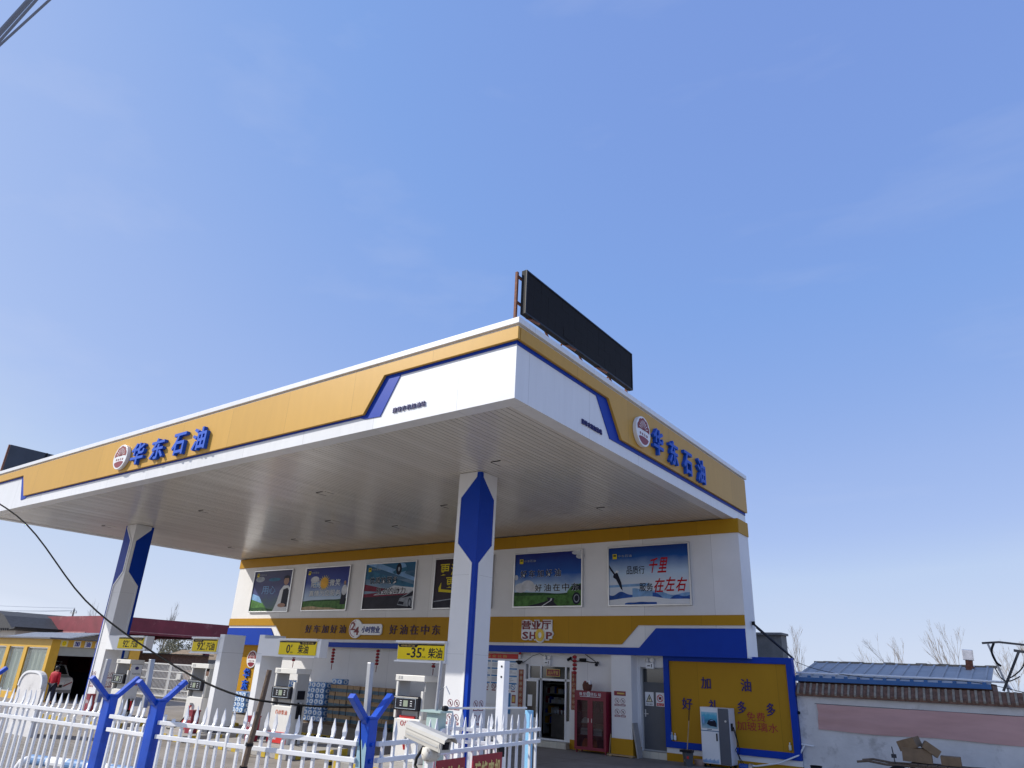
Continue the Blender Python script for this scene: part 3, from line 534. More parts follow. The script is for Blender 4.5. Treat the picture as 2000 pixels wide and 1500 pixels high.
def d2(a):
    a.p([(0, 0), (1, 0), (1, .2), (0, .2)], pgreen); a.hills(.25, .05, pdgreen, 5, 40, bottom=.2); a.hills(.05, .05, psand, 8, 30); a.e(.22, .72, .10, .08, pcloud); a.e(.3, .6, .12, .06, pblue2)
    for i in range(18): t = i * math.pi / 9; a.p([(.45 + .08 * math.cos(t - .14), .63 + .11 * math.sin(t - .14)), (.45 + .14 * math.cos(t), .63 + .20 * math.sin(t)), (.45 + .08 * math.cos(t + .14), .63 + .11 * math.sin(t + .14))], psun2)
    a.e(.45, .63, .09, .13, psun); a.p([(.86, .12), (.97, .12), (.98, .5), (.93, .6), (.88, .5)], ink); a.e(.925, .62, .025, .045, pskin); a.e(.93, .45, .06, .12, pcloud)
    a.t('阳光', .15, .38, .52, .68, paper, .010, pteal); a.t('微笑', .58, .82, .55, .71, paper, .010, pteal); a.t('真情为您服务', .13, .85, .32, .46, paper, .010, pteal); a.logo(.05, .84)
def d3(a):
    a.p([(0, 0), (1, 0), (1, .3), (0, .26)], proad); a.p([(0, .26), (1, .3), (1, .42), (0, .33)], pmaroon); a.p([(0, .55), (.5, .42), (.5, .36), (0, .4)], pmaroon); a.p([(0, .9), (1, .5), (1, .42), (0, .68)], pteal); a.p([(0, 1), (.3, 1), (1, .66), (1, .58)], pblue2); a.p([(.2, .3), (1, .33), (1, .44), (.6, .5)], pcloud)
    a.e(.72, .86, .10, .14, pblue2); a.p([(.62, .86), (.55, .8), (.6, .75), (.84, .82), (.82, .9)], pteal); a.e(.67, .86, .055, .13, ink); a.e(.67, .86, .02, .05, psilver)
    a.p([(.70, .08), (.74, .22), (.86, .30), (.97, .38), (1, .38), (1, .03), (.85, .05)], psilver); a.p([(.76, .22), (.87, .28), (.97, .36), (1, .36), (1, .27)], ink); a.e(.94, .12, .035, .10, ink); a.e(.94, .12, .02, .07, psilver); a.p([(.71, .10), (.82, .08), (.83, .14), (.73, .16)], ink)
    a.t('优质的服务', .10, .66, .55, .70, ink, .010, paper); a.t('强劲的动力', .26, .84, .31, .46, ink, .010, paper); a.logo(.05, .83)
def d4(a):
    a.p([(0, 0), (1, 0), (1, .3), (0, .14)], proad); a.p([(0, .12), (1, .26), (1, .28), (0, .14)], psilver); a.t('更澎湃的', .08, .86, .66, .9, pgold, .012); a.t('更强劲', .2, .8, .40, .62, pgold, .012)
    a.p([(.08, .42), (.12, .52), (.12, .38), (.5, .33), (.5, .28), (.08, .33)], pgold); a.p([(.75, .3), (.95, .2), (.95, .4), (.85, .5)], pmaroon)
def d5(a):
    a.p([(0, 0), (1, 0), (1, .20), (0, .24)], pgreen); a.hills(.25, .03, pdgreen, 7, 40, bottom=.2)
    for c in ((.1, .35, .1, .09), (.2, .40, .1, .09), (.28, .34, .1, .07), (.02, .55, .03, .05), (.98, .9, .06, .05), (.93, .97, .07, .04)): a.e(*c, pcloud)
    a.p([(.18, 0), (.66, 0), (.6, .08), (.62, .14), (.5, .16), (.52, .1), (.4, .06)], proad); a.p([(.42, 0), (.44, 0), (.57, .1), (.58, .14), (.56, .14), (.55, .1)], paper); a.p([(.76, .03), (.8, .26), (.86, .36), (1, .40), (1, .03)], pgreen); a.p([(.84, .28), (.88, .35), (1, .38), (1, .28)], ink); a.e(.93, .13, .06, .11, ink); a.e(.93, .13, .04, .075, psilver); a.e(.93, .13, .03, .055, ink)
    a.t('好车加好油', .09, .70, .54, .68, ink, .010, paper, .3); a.t('好油在中东', .32, .96, .27, .41, ink, .010, paper, .3); a.logo(.07, .81)
def d6(a):
    a.p([(0, .34), (.5, .36), (.5, .31), (0, .30)], pblue2); a.hills(.16, .08, pblue, 21, x1=.42); a.hills(.20, .09, pblue2, 4, x0=.3, x1=1); a.hills(.16, .1, pblue, 9, x0=.55, x1=1); a.hills(.09, .06, paper, 14); a.hills(.03, .03, pblue, 2, x0=.2, x1=.6)
    a.p([(0, .70), (.04, .62), (.08, .54), (.10, .58), (.12, .52), (.16, .38), (.175, .24), (.15, .28), (.09, .44), (.05, .48), (.06, .53), (.02, .6), (0, .66)], ink); a.p([(.07, .55), (.12, .56), (.13, .58), (.10, .60)], paper)
    a.t('品质行', .23, .46, .52, .66, ink, .01, None, .05); a.brush('千里', .50, .74, .50, .76, pred); a.t('服务', .39, .56, .22, .36, ink, .01, None, .05); a.brush('在左右', .56, .96, .21, .45, pred); a.logo(.05, .80)
poster(-32.5, -29.39, 4.47, 6.51, grad('print dusk sky', [(0, (.08, .18, .09)), (.35, (.07, .09, .22)), (.7, (.03, .03, .13)), (1, (.03, .03, .09))], var=.5), 'framed poster of a woman in a vest under a purple sky, half in sun', d1)
poster(-28.4, -25.25, 4.49, 6.50, grad('print noon sky', [(0, (.5, .6, .7)), (.3, (.40, .52, .68)), (.65, (.012, .04, .28)), (1, (.008, .012, .16))]), 'framed poster with a smiling sun over a green meadow', d2)
poster(-24.26, -21.14, 4.49, 6.50, grad('print teal streaks', [(0, (.015, .015, .03)), (.4, (.20, .30, .42)), (.75, (.03, .11, .21)), (1, (.02, .12, .24))], var=.6, scale=(1, 1, 6)), 'framed poster with a jet engine and a silver car', d3)
poster(-20.1, -17.04, 4.49, 6.51, grad('print dark brown', [(0, (.02, .014, .03)), (1, (.03, .012, .02))], var=.5), 'dark brown framed poster with yellow characters half behind the column', d4)
poster(-16.03, -13.0, 4.22 + .27, 6.50, grad('print blue day', [(0, (.5, .6, .7)), (.3, (.45, .6, .75)), (.6, (.01, .09, .38)), (1, (.006, .01, .15))]), 'framed poster with a road through green grass under deep blue sky', d5)
poster(-11.99, -8.96, 4.49, 6.50, grad('print sea of cloud', [(0, (.5, .6, .72)), (.35, (.62, .68, .76)), (.55, (.46, .60, .76)), (.82, (.006, .08, .32)), (1, (.004, .03, .18))], var=.15), 'framed poster with an eagle above misty blue mountains', d6)

# ---------------------------------------------------------------- things hung on the shop front
lant = thing('lantern_string', 'string of five small red lanterns hanging above the blue bottled water stack', 'lanterns', (0, 0, 0), 'strings of red lanterns under the blue band')
MB().tube([(0, 0, .06), (0, 0, -.82)], .006, blackM, 5).build('cord', lant)
for i in range(5): MB().lathe([(.03, -.055), (.065, -.04), (.082, 0), (.065, .04), (.03, .055)], (0, 0, -.02 - i * .125), mat('red lantern paper', (.36, .012, .02), .5, var=.25), 14).build('lantern', lant, smooth=True)
MB().lathe([(.012, -.60), (.018, -.64), (.014, -.84)], (0, 0, 0), dred, 8).build('tassel', lant)
LZ = 2.86
lant.location = (-25.66, FY - .1, LZ)
for x, y, l in ((-22.88, FY - .1, 'string of five small red lanterns hanging above the cardboard box stack'), (-19.72, FY - .1, 'string of red lanterns half hidden by the sign reading minus 35'), (-28.32, FY - .1, 'string of red lanterns half hidden by the sign reading 0'), (-13.33, FY - .02, 'string of five small red lanterns right of the shop door')): dup(lant, (x, y, LZ), label=l)
def couplet(x0, x1, z0, z1, lab, st):
    t = thing('spring_couplet', lab, 'couplet', ((x0 + x1) / 2, LY, z0), 'red couplets beside the shop door'); p = PF(LY); g = MB(); g.rect(x0, x1, z0, z1, p, .001, .01, mat('couplet red', (.24, .03, .025), .5, var=.15)); g.build('paper_strip', t)
    g = MB(); k = len(st); h = (z1 - z0) / k; cx = (x0 + x1) / 2
    for i, ch in enumerate(st): zc = z1 - (i + .5) * h; g.circ(cx, zc, h * .40, .007, p, .01, .013, goldL); g.text(ch, cx - h * .26, cx + h * .26, zc - h * .26, zc + h * .26, p, .01, .014, mat('couplet cream', (.55, .42, .30), .5), .02)
    g.build('couplet_print', t)
a0, b0 = low(-15.67, 1.07); a1, b1 = low(-15.47, 2.37); couplet(a0, a1, b0, b1, 'red couplet with gold characters left of the open shop door', '福星高照家兴旺')
a0, b0 = low(-13.46, 1.18); a1, b1 = low(-13.27, 2.38); couplet(a0, a1, b0, b1, 'red couplet with gold characters right of the shop door, above the red cabinet', '财源广进事业兴')
# notice board
t = thing('notice_board', 'blue lined notice board under a red strip left of the shop door', 'notice board', (-16.7, LY, 1.2)); p = PF(LY)
a0, b0 = low(-18.2, 1.18); a1, b1 = low(-15.72, 2.88); g = MB(); g.rect(a0, a1, b0, b1, p, .001, .02, white); g.build('board', t)
g = MB(); hz = low(0, 2.71)[1]; g.rect(a0, a1, hz, b1, p, .02, .03, brightred); g.chars('加油站安全公告', a0 + .3, a1 - .5, hz + .04, b1 - .04, p, .03, .035, goldL, .01, .3); g.build('header', t)
g = MB(); bl = mat('print blue', (.04, .22, .50), .5, var=.1); gr_ = mat('print grey', (.30, .34, .40), .5, var=.1); rr = random.Random(4)
for c in range(4):
    x0 = a0 + .08 + c * .62
    for r in range(4):
        zt = hz - .07 - r * .25; g.rect(x0, x0 + .56, zt - .05, zt, p, .02, .024, bl)
        for l in range(4): g.rect(x0 + .02, x0 + .02 + rr.uniform(.2, .5), zt - .1 - l * .035, zt - .085 - l * .035, p, .02, .022, gr_)
    for q in range(2): g.circ(x0 + .14 + q * .27, 1.76, .1, .02, p, .02, .024, red if c < 3 else bl); g.line(x0 + .08 + q * .27, 1.82, x0 + .2 + q * .27, 1.7, .018, p, .02, .025, red if c < 3 else bl); g.rect(x0 + .05 + q * .27, x0 + .23 + q * .27, 1.6, 1.64, p, .02, .023, red)
g.rect(a1 - .45, a1 - .27, b0 - .3, 1.55, p, .02, .024, bl); g.rect(a1 - .22, a1 - .05, 1.22, 1.5, p, .02, .026, red); g.rect(a1 - .19, a1 - .08, 1.26, 1.46, p, .026, .028, goldL)
g.build('notice_print', t)
# lamps, alarm, wall cameras
def twin(x, z, lab):
    t = thing('emergency_light', lab, 'emergency light', (x, LY, z), 'twin emergency lights over the doors'); p = PF(LY)
    MB().rect(x - .14, x + .14, z - .12, z + .06, p, .001, .09, white).build('case', t, bevel=.008)
    for s in (-1, 1): g = MB(); g.lathe([(.03, -.05), (.07, -.02), (.075, .03), (.06, .04)], (x + s * .09, LY - .07, z + .14), white, 14, V((s * .25, -1, -.1))); o_ = g.build('lamp_head', t, smooth=True); MB().lathe([(.058, .035), (.055, .046)], (x + s * .09, LY - .07, z + .14), alu, 14, V((s * .25, -1, -.1))).build('lens', o_)
    g = MB(); g.rect(x - .08, x + .02, z - .05, z - .02, p, .09, .094, blackM); g.rect(x + .06, x + .085, z - .08, z + .02, p, .09, .094, blackM); g.build('exit_mark', t)
a, b = low(-14.43, 2.66); twin(a, b, 'white twin lamp emergency light above the shop door'); a, b = low(-10.5, 2.68); twin(a, b, 'white twin lamp emergency light above the grey steel door')
a, b = low(-15.6, 2.85); g = MB(); g.lathe([(.055, -.1), (.055, .02)], (a, LY - .08, b), white, 14); t = thing('alarm_beacon', 'small red and white alarm beacon left of the shop door', 'beacon', (a, LY - .08, b)); g.build('beacon_base', t); MB().lathe([(.05, .021), (.05, .08), (.02, .1)], (a, LY - .08, b), brightred, 14).build('beacon_lamp', t, smooth=True); MB().box(a - .02, a + .02, LY - .08, LY - .001, b - .08, b - .04, white).build('bracket', t)
a, b = low(-15.58, 2.60); t = thing('dome_camera', 'black dome camera under the red alarm beacon', 'camera', (a, LY, b)); MB().lathe([(.13, .0), (.13, .05), (.05, .07)], (a, LY - .15, b), blackM, 16).build('housing', t); MB().lathe([(.02, -.07), (.07, -.045), (.085, 0)], (a, LY - .15, b), blackP, 16).build('dome', t, smooth=True); MB().box(a - .03, a + .03, LY - .1, LY - .001, b + .02, b + .06, blackM).build('bracket', t)
a, b = low(-13.0, 2.74); t = thing('wall_camera', 'pair of black wall cameras with arms above the red cabinet', 'camera', (a, LY, b)); MB().box(a - .12, a + .12, LY - .07, LY - .001, b - .05, b + .07, blackM).build('junction_box', t)
g = MB(); g.tube([(a - .5, LY - .06, b + .04), (a - .35, LY - .06, b - .06), (a, LY - .06, b)], .018, blackM, 6); g.tube([(a, LY - .06, b), (a + .3, LY - .06, b - .05), (a + .58, LY - .06, b - .06)], .018, blackM, 6); g.tube([(a + .1, LY - .03, b + .2), (a + .5, LY - .05, b - .02), (a + .62, LY - .08, b - .16)], .012, blackM, 6); g.build('arm', t)
for s in (-.5, .6): g = MB(); g.lathe([(.045, -.1), (.05, .08), (.03, .1)], (a + s, LY - .12, b + (.03 if s < 0 else -.1)), blackP, 10, V((.3 * s, -1, -.5))); g.build('camera_head', t)
g = MB(); a2, b2 = low(-14.5, 2.86); g.tube([(a2, LY - .012, b2 - .06), (a2 - .3, LY - .012, b2 + .06), (a2 - .6, LY - .012, b2 - .02), (a2 - 1.0, LY - .02, b2 - .26)], .008, blackM, 5); tag(g.build('wall_cable', loc=(a2, LY, b2)), 'thin black cable looping from the door emergency light to the dome camera', 'cable')
# red fire cabinet with basket on top
cy = 22.12; kx = cy / 21.72; cx0, cx1 = -12.99 * kx, -11.83 * kx; ct = 1.80
t = thing('fire_cabinet', 'tall dark red glass fronted fire equipment cabinet beside the shop door', 'cabinet', ((cx0 + cx1) / 2, cy, GZ)); p = PF(cy); z0 = GZ + .09
g = MB(); g.box(cx0, cx0 + .03, cy, cy + .42, z0, ct, red); g.box(cx1 - .03, cx1, cy, cy + .42, z0, ct, red); g.box(cx0 + .03, cx1 - .03, cy + .39, cy + .42, z0, ct, red); g.box(cx0 + .03, cx1 - .03, cy, cy + .39, ct - .03, ct, red); g.box(cx0 + .03, cx1 - .03, cy, cy + .39, z0, z0 + .03, red)
for zz in (.45, .8, 1.15): g.box(cx0 + .03, cx1 - .03, cy + .04, cy + .39, zz, zz + .02, red)
g.build('cabinet_body', t)
g = MB(); g.rect(cx0, cx1, ct - .2, ct, p, .001, .02, red); g.rect(cx0 + .2, cx1 - .2, ct - .185, ct - .17, p, .02, .022, paper); g.chars('微型 消防站', cx0 + .18, cx1 - .18, ct - .15, ct - .05, p, .02, .024, paper, .01, .3); g.ell((cx0 + cx1) / 2 - .06, ct - .1, .07, .08, p, .02, .028, greyP); g.circ((cx0 + cx1) / 2 - .06, ct - .1, .075, .015, p, .02, .03, paper); g.build('header', t)
mid = (cx0 + cx1) / 2
for a, b in ((cx0, mid - .003), (mid + .003, cx1)):
    g = MB(); g.frame(a, b, z0, ct - .203, .09, p, .001, .025, red); d_ = g.build('cabinet_door', t); gl = mat('cabinet glass', (.06, .025, .03), .05, var=0, spec=.7); gl.node_tree.nodes['Principled BSDF'].inputs['Alpha'].default_value = .35
    MB().rect(a + .085, b - .085, z0 + .085, ct - .285, p, .008, .012, gl).build('pane', d_); MB().rect(b - .07 if a == cx0 else a + .05, b - .05 if a == cx0 else a + .07, .85, .97, p, .025, .04, alu).build('door_handle', d_)
for a in (cx0 + .04, cx1 - .08):
    for b in (cy + .02, cy + .36): MB().box(a, a + .04, b, b + .04, GZ, z0, red).build('leg', t)
wh = mat('enamel white', (.6, .6, .58), .4); og = mat('orange vest', (.75, .16, .02), .7, var=.2)
for sx, sz, s in ((cx0 + .28, .82, 0), (cx0 + .75, 1.17, 2), (cx0 + .32, .47, 1), (cx0 + .80, .47, 1), (cx0 + .3, z0 + .03, 2), (cx0 + .62, z0 + .03, 2)):
    if s == 0: g = MB(); g.lathe([(.12, .0), (.13, .02), (.10, .1), (.05, .15), (.01, .165)], (sx, cy + .2, sz), wh, 14); tag(g.build('safety_helmet', loc=(sx, cy + .2, sz), smooth=True), 'white safety helmet on the middle shelf of the red cabinet', 'helmet')
    elif s == 1:
        g = MB()
        for i in range(4): g.box(sx - .16 + .01 * (i % 2), sx + .16, cy + .1, cy + .3, sz + i * .05, sz + i * .05 + .045, wh if i != 2 else greyP)
        tag(g.build('folded_clothing', loc=(sx, cy + .2, sz)), 'folded pale clothing on the ' + ('left' if sx < mid else 'right') + ' shelf of the red cabinet', 'clothing')
    else:
        g = MB(); rr = random.Random(int(sx * 100)); P = [(.10 + rr.uniform(-.02, .02), 0), (.12, .08), (.09, .2), (.05, .28), (.01, .3)]; g.lathe(P, (sx, cy + .2, sz), og if sz < .5 else pmaroon, 9); tag(g.build('orange_vest' if sz < .5 else 'red_bag', loc=(sx, cy + .2, sz)), ('bundled orange vest on the cabinet floor, ' + ('left' if sx < cx0 + .5 else 'right') + ' of the two') if sz < .5 else 'dark red bag on the upper shelf of the red cabinet', 'clothing' if sz < .5 else 'bag')
bx = cx0 + .36; g = MB(); g.lathe([(.12, 0), (.15, .05), (.17, .18), (.14, .24), (.15, .26), (.12, .25), (.13, .18), (.1, .04)], (bx, cy + .2, ct), mat('basket brown', (.13, .045, .03), .8, var=.4, scale=14), 14); g.box(bx + .02, bx + .16, cy + .1, cy + .2, ct + .2, ct + .32, white); g.box(bx - .1, bx, cy + .15, cy + .25, ct + .2, ct + .3, dred); tag(g.build('basket', loc=(bx, cy + .2, ct), smooth=False), 'brown basket with papers on top of the red cabinet', 'basket')
# leaning boards by the pilaster
g = MB(); g.T = Matrix.Translation((-11.02, FY - .02, GZ)) @ Matrix.Rotation(-.16, 4, 'Y'); g.box(-.02, .02, 0, .32, 0, 1.0, mat('grey board', (.40, .38, .36), .8, var=.15)); g.T = None; tag(g.build('leaning_board', loc=(-11.0, FY, GZ)), 'grey board leaning against the right side of the yellow based pilaster', 'board')
g = MB(); g.T = Matrix.Translation((-12.02, FY - .03, GZ)) @ Matrix.Rotation(.10, 4, 'Y'); g.box(-.015, .015, 0, .2, 0, .62, woodL); g.T = None; tag(g.build('thin_wooden_board', loc=(-12.0, FY, GZ)), 'thin wooden board between the red cabinet and the pilaster', 'board')
g = MB(); g.box(-12.0, -11.1, FY - .22, FY - .03, GZ + .03, GZ + .06, woodL); g.box(-11.95, -11.85, FY - .2, FY - .05, GZ, GZ + .03, woodL); g.box(-11.25, -11.15, FY - .2, FY - .05, GZ, GZ + .03, woodL); tag(g.build('wooden_plank', loc=(-11.55, FY - .1, GZ)), 'flat wooden plank on the ground before the pilaster', 'plank')
# screen-wash kiosk
ky = 22.13; t = thing('wash_fluid_machine', 'white and grey vending machine with a car picture in front of the billboard', 'machine', (-8.42, ky + .25, GZ)); p = PF(ky); k0, k1, k2 = -8.87, -8.31, -7.99; kt = 1.55; kb = GZ + .1
kg = mat('slate grey panel', (.085, .095, .12), .4, var=.05)
MB().box(k0, k2, ky, ky + .5, kb, kt, white).build('machine_body', t, bevel=.015)
MB().rect(k1, k2 - .005, kb + .01, kt - .01, p, .001, .02, kg).build('side_panel', t)
d_ = MB(); d_.rect(k0 + .012, k1 - .012, kb + .02, .90, p, .001, .018, white); d_ = d_.build('machine_door', t, bevel=.005); MB().rect(k1 - .09, k1 - .05, .66, .86, p, .018, .035, blackP).build('door_handle', d_)
g = MB()
for i in range(12): g.poly([(k0 + .03 + i * .04, kb + .03), (k0 + .07 + i * .04, kb + .03), (k0 + .065 + i * .04, kb + .07 + .05 * (i % 3) / 2 + .03), (k0 + .04 + i * .04, kb + .1)], p, .018, .02, pblue2)
g.build('wave_print', d_)
g = MB(); g.rect(k0 + .04, k1 - .04, .98, 1.42, p, .001, .012, grad('print car wash', [(0, (.35, .5, .55)), (.4, (.05, .22, .35)), (.8, (.10, .45, .62)), (1, (.35, .6, .7))], var=.5)); sc_ = g.build('picture', t)
g = MB(); g.poly([(k0 + .2, 1.1), (k0 + .26, 1.2), (k0 + .34, 1.23), (k0 + .46, 1.2), (k1 - .06, 1.12), (k1 - .06, 1.03), (k0 + .3, 1.05)], p, .012, .015, ink); g.poly([(k0 + .28, 1.18), (k0 + .35, 1.215), (k0 + .43, 1.19)], p, .015, .017, pblue2); g.rect(k0 + .07, k0 + .13, 1.1, 1.3, p, .012, .015, pblue2); g.rect(k0 + .2, k0 + .34, .945, .96, p, .001, .006, ink); g.rect(k0 + .01, k1 - .01, .905, .925, p, .001, .012, pteal); g.build('picture_print', sc_)
g = MB(); g.lathe([(.03, 0), (.03, .02)], (k2 - .1, ky - .02, 1.2), alu, 12, -Y); g.build('lock', t)
for a in (k0 + .06, k2 - .06):
    for b in (ky + .06, ky + .44): MB().lathe([(.045, -.02), (.045, .02)], (a, b, GZ + .045), rubber, 10, X).build('castor', t); MB().box(a - .012, a + .012, b - .012, b + .012, GZ + .06, kb, alu).build('castor_stem', t)
g = MB(); g.tube([(k2 + .01, ky + .3, 1.05), (k2 + .06, ky + .3, .9), (k2 + .12, ky + .3, .62), (k2 + .03, ky + .28, .45), (k2 + .14, ky + .3, .25), (k2 + .3, ky + .22, .08), (k2 + .12, ky + .2, .02)], .012, blackM, 6); g.tube([(k2 + .01, ky + .2, 1.12), (k2 + .04, ky + .2, .98), (k2 + .09, ky + .22, .8), (k2 + .16, ky + .25, .5), (k2 + .12, ky + .25, .3), (k2 + .22, ky + .2, .06)], .012, blackM, 6); g.box(k2 + .001, k2 + .05, ky + .1, ky + .16, .95, 1.15, blackP); g.build('hose', t)
# mop, bucket, pump, bottles, pipe
g = MB(); mx0 = -9.2; t = thing('mop_bucket', 'grey wringer bucket with a mop handle standing in it', 'bucket', (mx0, 21.85, GZ)); MB().lathe([(.13, 0), (.17, .34), (.18, .36), (.15, .34), (.12, .02)], (mx0, 21.85, GZ), mat('dark grey bucket', (.08, .085, .09), .5, var=.15), 4).build('bucket_body', t); MB().box(mx0 - .2, mx0 + .15, 21.72, 21.98, GZ + .36, GZ + .42, blackP).build('wringer', t); MB().rect(mx0 + .0, mx0 + .08, .15, .22, PF(21.725), 0, .01, brightred).build('badge', t)
g = MB(); g.tube([(mx0 - .02, 21.85, .3), (mx0 + .04, 21.95, 1.15)], .014, woodL, 8); o_ = thing('mop', 'mop with pale wooden handle standing in the grey bucket', 'mop', (mx0, 21.85, .05)); g.tube([(mx0 + .04, 21.95, 1.15), (mx0 + .055, 21.98, 1.46)], .015, blackM, 8); g.build('mop_handle', o_); MB().lathe([(.04, .3), (.1, .1), (.08, .02)], (mx0 - .02, 21.85, 0), greyP, 10).build('mop_head', o_)
g = MB(); g.lathe([(.14, 0), (.17, .16), (.175, .17), (.15, .16), (.13, .02)], (-8.98, 22.2, GZ), mat('pale pink basin', (.5, .34, .28), .5), 16); tag(g.build('wash_basin', loc=(-8.98, 22.2, GZ), smooth=True), 'pale basin on the ground between bucket and vending machine', 'basin')
g = MB(); t = thing('water_pump', 'small blue water pump on the ground right of the vending machine', 'pump', (-7.7, 22.3, GZ)); MB().lathe([(.07, -.14), (.08, -.1), (.08, .1), (.06, .14)], (-7.7, 22.3, .05), mat('pump blue', (.02, .08, .35), .4), 14, X).build('pump_motor', t, smooth=True); MB().lathe([(.09, -.05), (.09, .05)], (-7.5, 22.3, .06), alu, 14, X).build('pump_head', t); MB().box(-7.86, -7.44, 22.2, 22.4, GZ, GZ + .03, blackM).build('base', t)
for x, z, h, m_, lab in ((low(-9.82, 0)[0], .535, .22, mat('bottle blue', (.35, .5, .65), .3), 'slim bluish bottle at the left end of the billboard ledge'), (low(-9.72, 0)[0], .535, .2, white, 'white pump bottle beside the bluish one on the billboard ledge'), (low(-6.33, 0)[0], .565, .2, mat('bottle cream', (.7, .66, .5), .35), 'cream bottle at the right end of the billboard ledge')):
    t = thing('plastic_bottle', lab, 'bottle', (x, LY - .09, z)); MB().lathe([(.035, 0), (.04, .02), (.04, h * .6), (.015, h * .75), (.015, h * .8)], (x, LY - .09, z), m_, 12).build('bottle_body', t, smooth=True); MB().lathe([(.017, h * .8), (.017, h)], (x, LY - .09, z), white, 8).build('cap', t)
a, b = low(-5.85, .75); g = MB(); g.tube([(a + .15, LY - .04, b), (a - .18, LY - .05, b + .03)], .022, white, 8); g.tube([(a - .1, LY - .06, b), (a - .25, LY - .1, b - .25), (a - .8, LY - .25, b - .5), (a - 1.4, LY - .35, b - .62), (-7.5, 22.3, .1)], .022, white, 8); tag(g.build('water_pipe', loc=(a, LY, b)), 'white plastic pipe sagging from the wall tap to the water pump', 'pipe')
# ---------------------------------------------------------------- bottled water packs and cardboard boxes
wb = mat('water pack blue', (.10, .27, .60), .35, var=.3, scale=8); wl = mat('water pack pale', (.66, .76, .86), .3, var=.2, scale=8); wd = mat('water pack label', (.07, .22, .56), .35)
PW, PD, PH = .60, .40, .212
pk = thing('water_pack', '', 'water pack', (0, 0, 0), 'shrink wrapped packs of blue bottled water')
MB().box(-PW / 2 + .006, PW / 2 - .006, -PD / 2 + .006, PD / 2 - .006, 0.002, PH - .004, wb).build('wrap', pk, bevel=.02)
g = MB()
for i in range(2):
    c = -.15 + i * .3; g.ell(c, PH * .52, .125, .09, PF(-PD / 2), -.004, .004, wl, 14); g.ell(c - .015, PH * .5, .045, .05, PF(-PD / 2), .004, .007, wd, 12)
g.ell(0, PH * .52, .13, .085, PR(PW / 2), -.004, .004, wl, 14); g.ell(0, PH * .5, .045, .05, PR(PW / 2), .004, .007, wd, 12)
for i in range(4):
    for j in range(3): g.lathe([(.03, 0), (.03, .012)], (-.22 + i * .147, -.13 + j * .13, PH - .005), wl, 8)
g.build('bottle_print', pk)
first = True
def place(proto, loc, rz, lab, flag=[True, True]):
    k = 0 if proto is pk else 1
    if flag[k]: flag[k] = False; proto.location = loc; proto.rotation_euler = (0, 0, rz); proto['label'] = lab; return proto
    return dup(proto, loc, rz, lab)
rr = random.Random(9)
for (x0, nx, nz, ny, what) in ((-26.05, 2, 7, 2, 'big stack beside the cartons'), (-27.45, 2, 7, 1, 'stack behind the pump marked 0'), (-31.4, 2, 4, 2, 'low stack between the grey pillars')):
    for k in range(nz):
        for i in range(nx):
            for j in range(ny):
                lv = ('bottom', 'second', 'third', 'fourth', 'fifth', 'sixth', 'seventh')[k]
                place(pk, (x0 + (i + .5) * PW + rr.uniform(-.015, .015), 21.47 + j * PD + rr.uniform(-.015, .015), .03 + k * PH), rr.uniform(-.03, .03), f"blue water pack, {lv} layer of the {what}, {'left' if i == 0 else 'right'} {'front' if j == 0 else 'rear'}")
place(pk, (-24.5, 21.75, 1.47), .1, 'single blue water pack lying on the left end of the cardboard boxes')
cbx = thing('carton', '', 'carton', (0, 0, 0), 'cartons with a blue band stacked by the wall')
CW, CD, CH = .345, .40, .28
MB().box(-CW / 2 + .006, CW / 2 - .006, -CD / 2, CD / 2, .001, CH - .003, cardb).build('box_body', cbx, bevel=.006)
bandm = mat('carton blue band', (.09, .16, .21), .7, var=.3, scale=9)
g = MB(); g.rect(-CW / 2 + .007, CW / 2 - .007, .02, .15, PF(-CD / 2), 0.001, .003, bandm); g.rect(-CD / 2 + .01, CD / 2 - .01, .02, .15, PR(CW / 2 - .006), 0.001, .003, bandm); g.build('printed_band', cbx)
lv = ('bottom', 'second', 'third', 'fourth', 'top'); od = ('first', 'second', 'third', 'fourth', 'fifth', 'sixth', 'seventh', 'eighth', 'ninth', 'tenth')
for k in range(5):
    for i in range(10):
        place(cbx, (-24.72 + (i + .5) * .362 + rr.uniform(-.012, .012), 21.62 + rr.uniform(-.03, .05), .06 + k * CH), rr.uniform(-.035, .035), f'carton with blue band, {lv[k]} layer, {od[i]} from the blue water packs')
for n, (a, b, l) in enumerate(((-26.1, -24.8, 'flat wooden pallet under the blue water packs'), (-24.75, -21.05, 'long wooden pallet under the cartons'))):
    g = MB()
    for j in range(5): g.box(a, b, 21.28 + j * .2, 21.42 + j * .2, .01, .03 if n == 0 else .058, wood)
    for j in range(2): g.box(a + .05, b - .05, 21.3 + j * .75, 21.38 + j * .75, GZ, .01, wood)
    tag(g.build('pallet', loc=((a + b) / 2, 21.7, GZ)), l, 'pallet')
g = MB(); g.lathe([(.10, 0), (.12, .02), (.12, .22), (.10, .30), (.03, .34), (.03, .40)], (-20.75, 21.4, GZ), mat('green glass jug', (.02, .10, .06), .15), 14); tag(g.build('green_jug', loc=(-20.75, 21.4, GZ), smooth=True), 'dark green jug on the ground right of the cartons', 'jug')
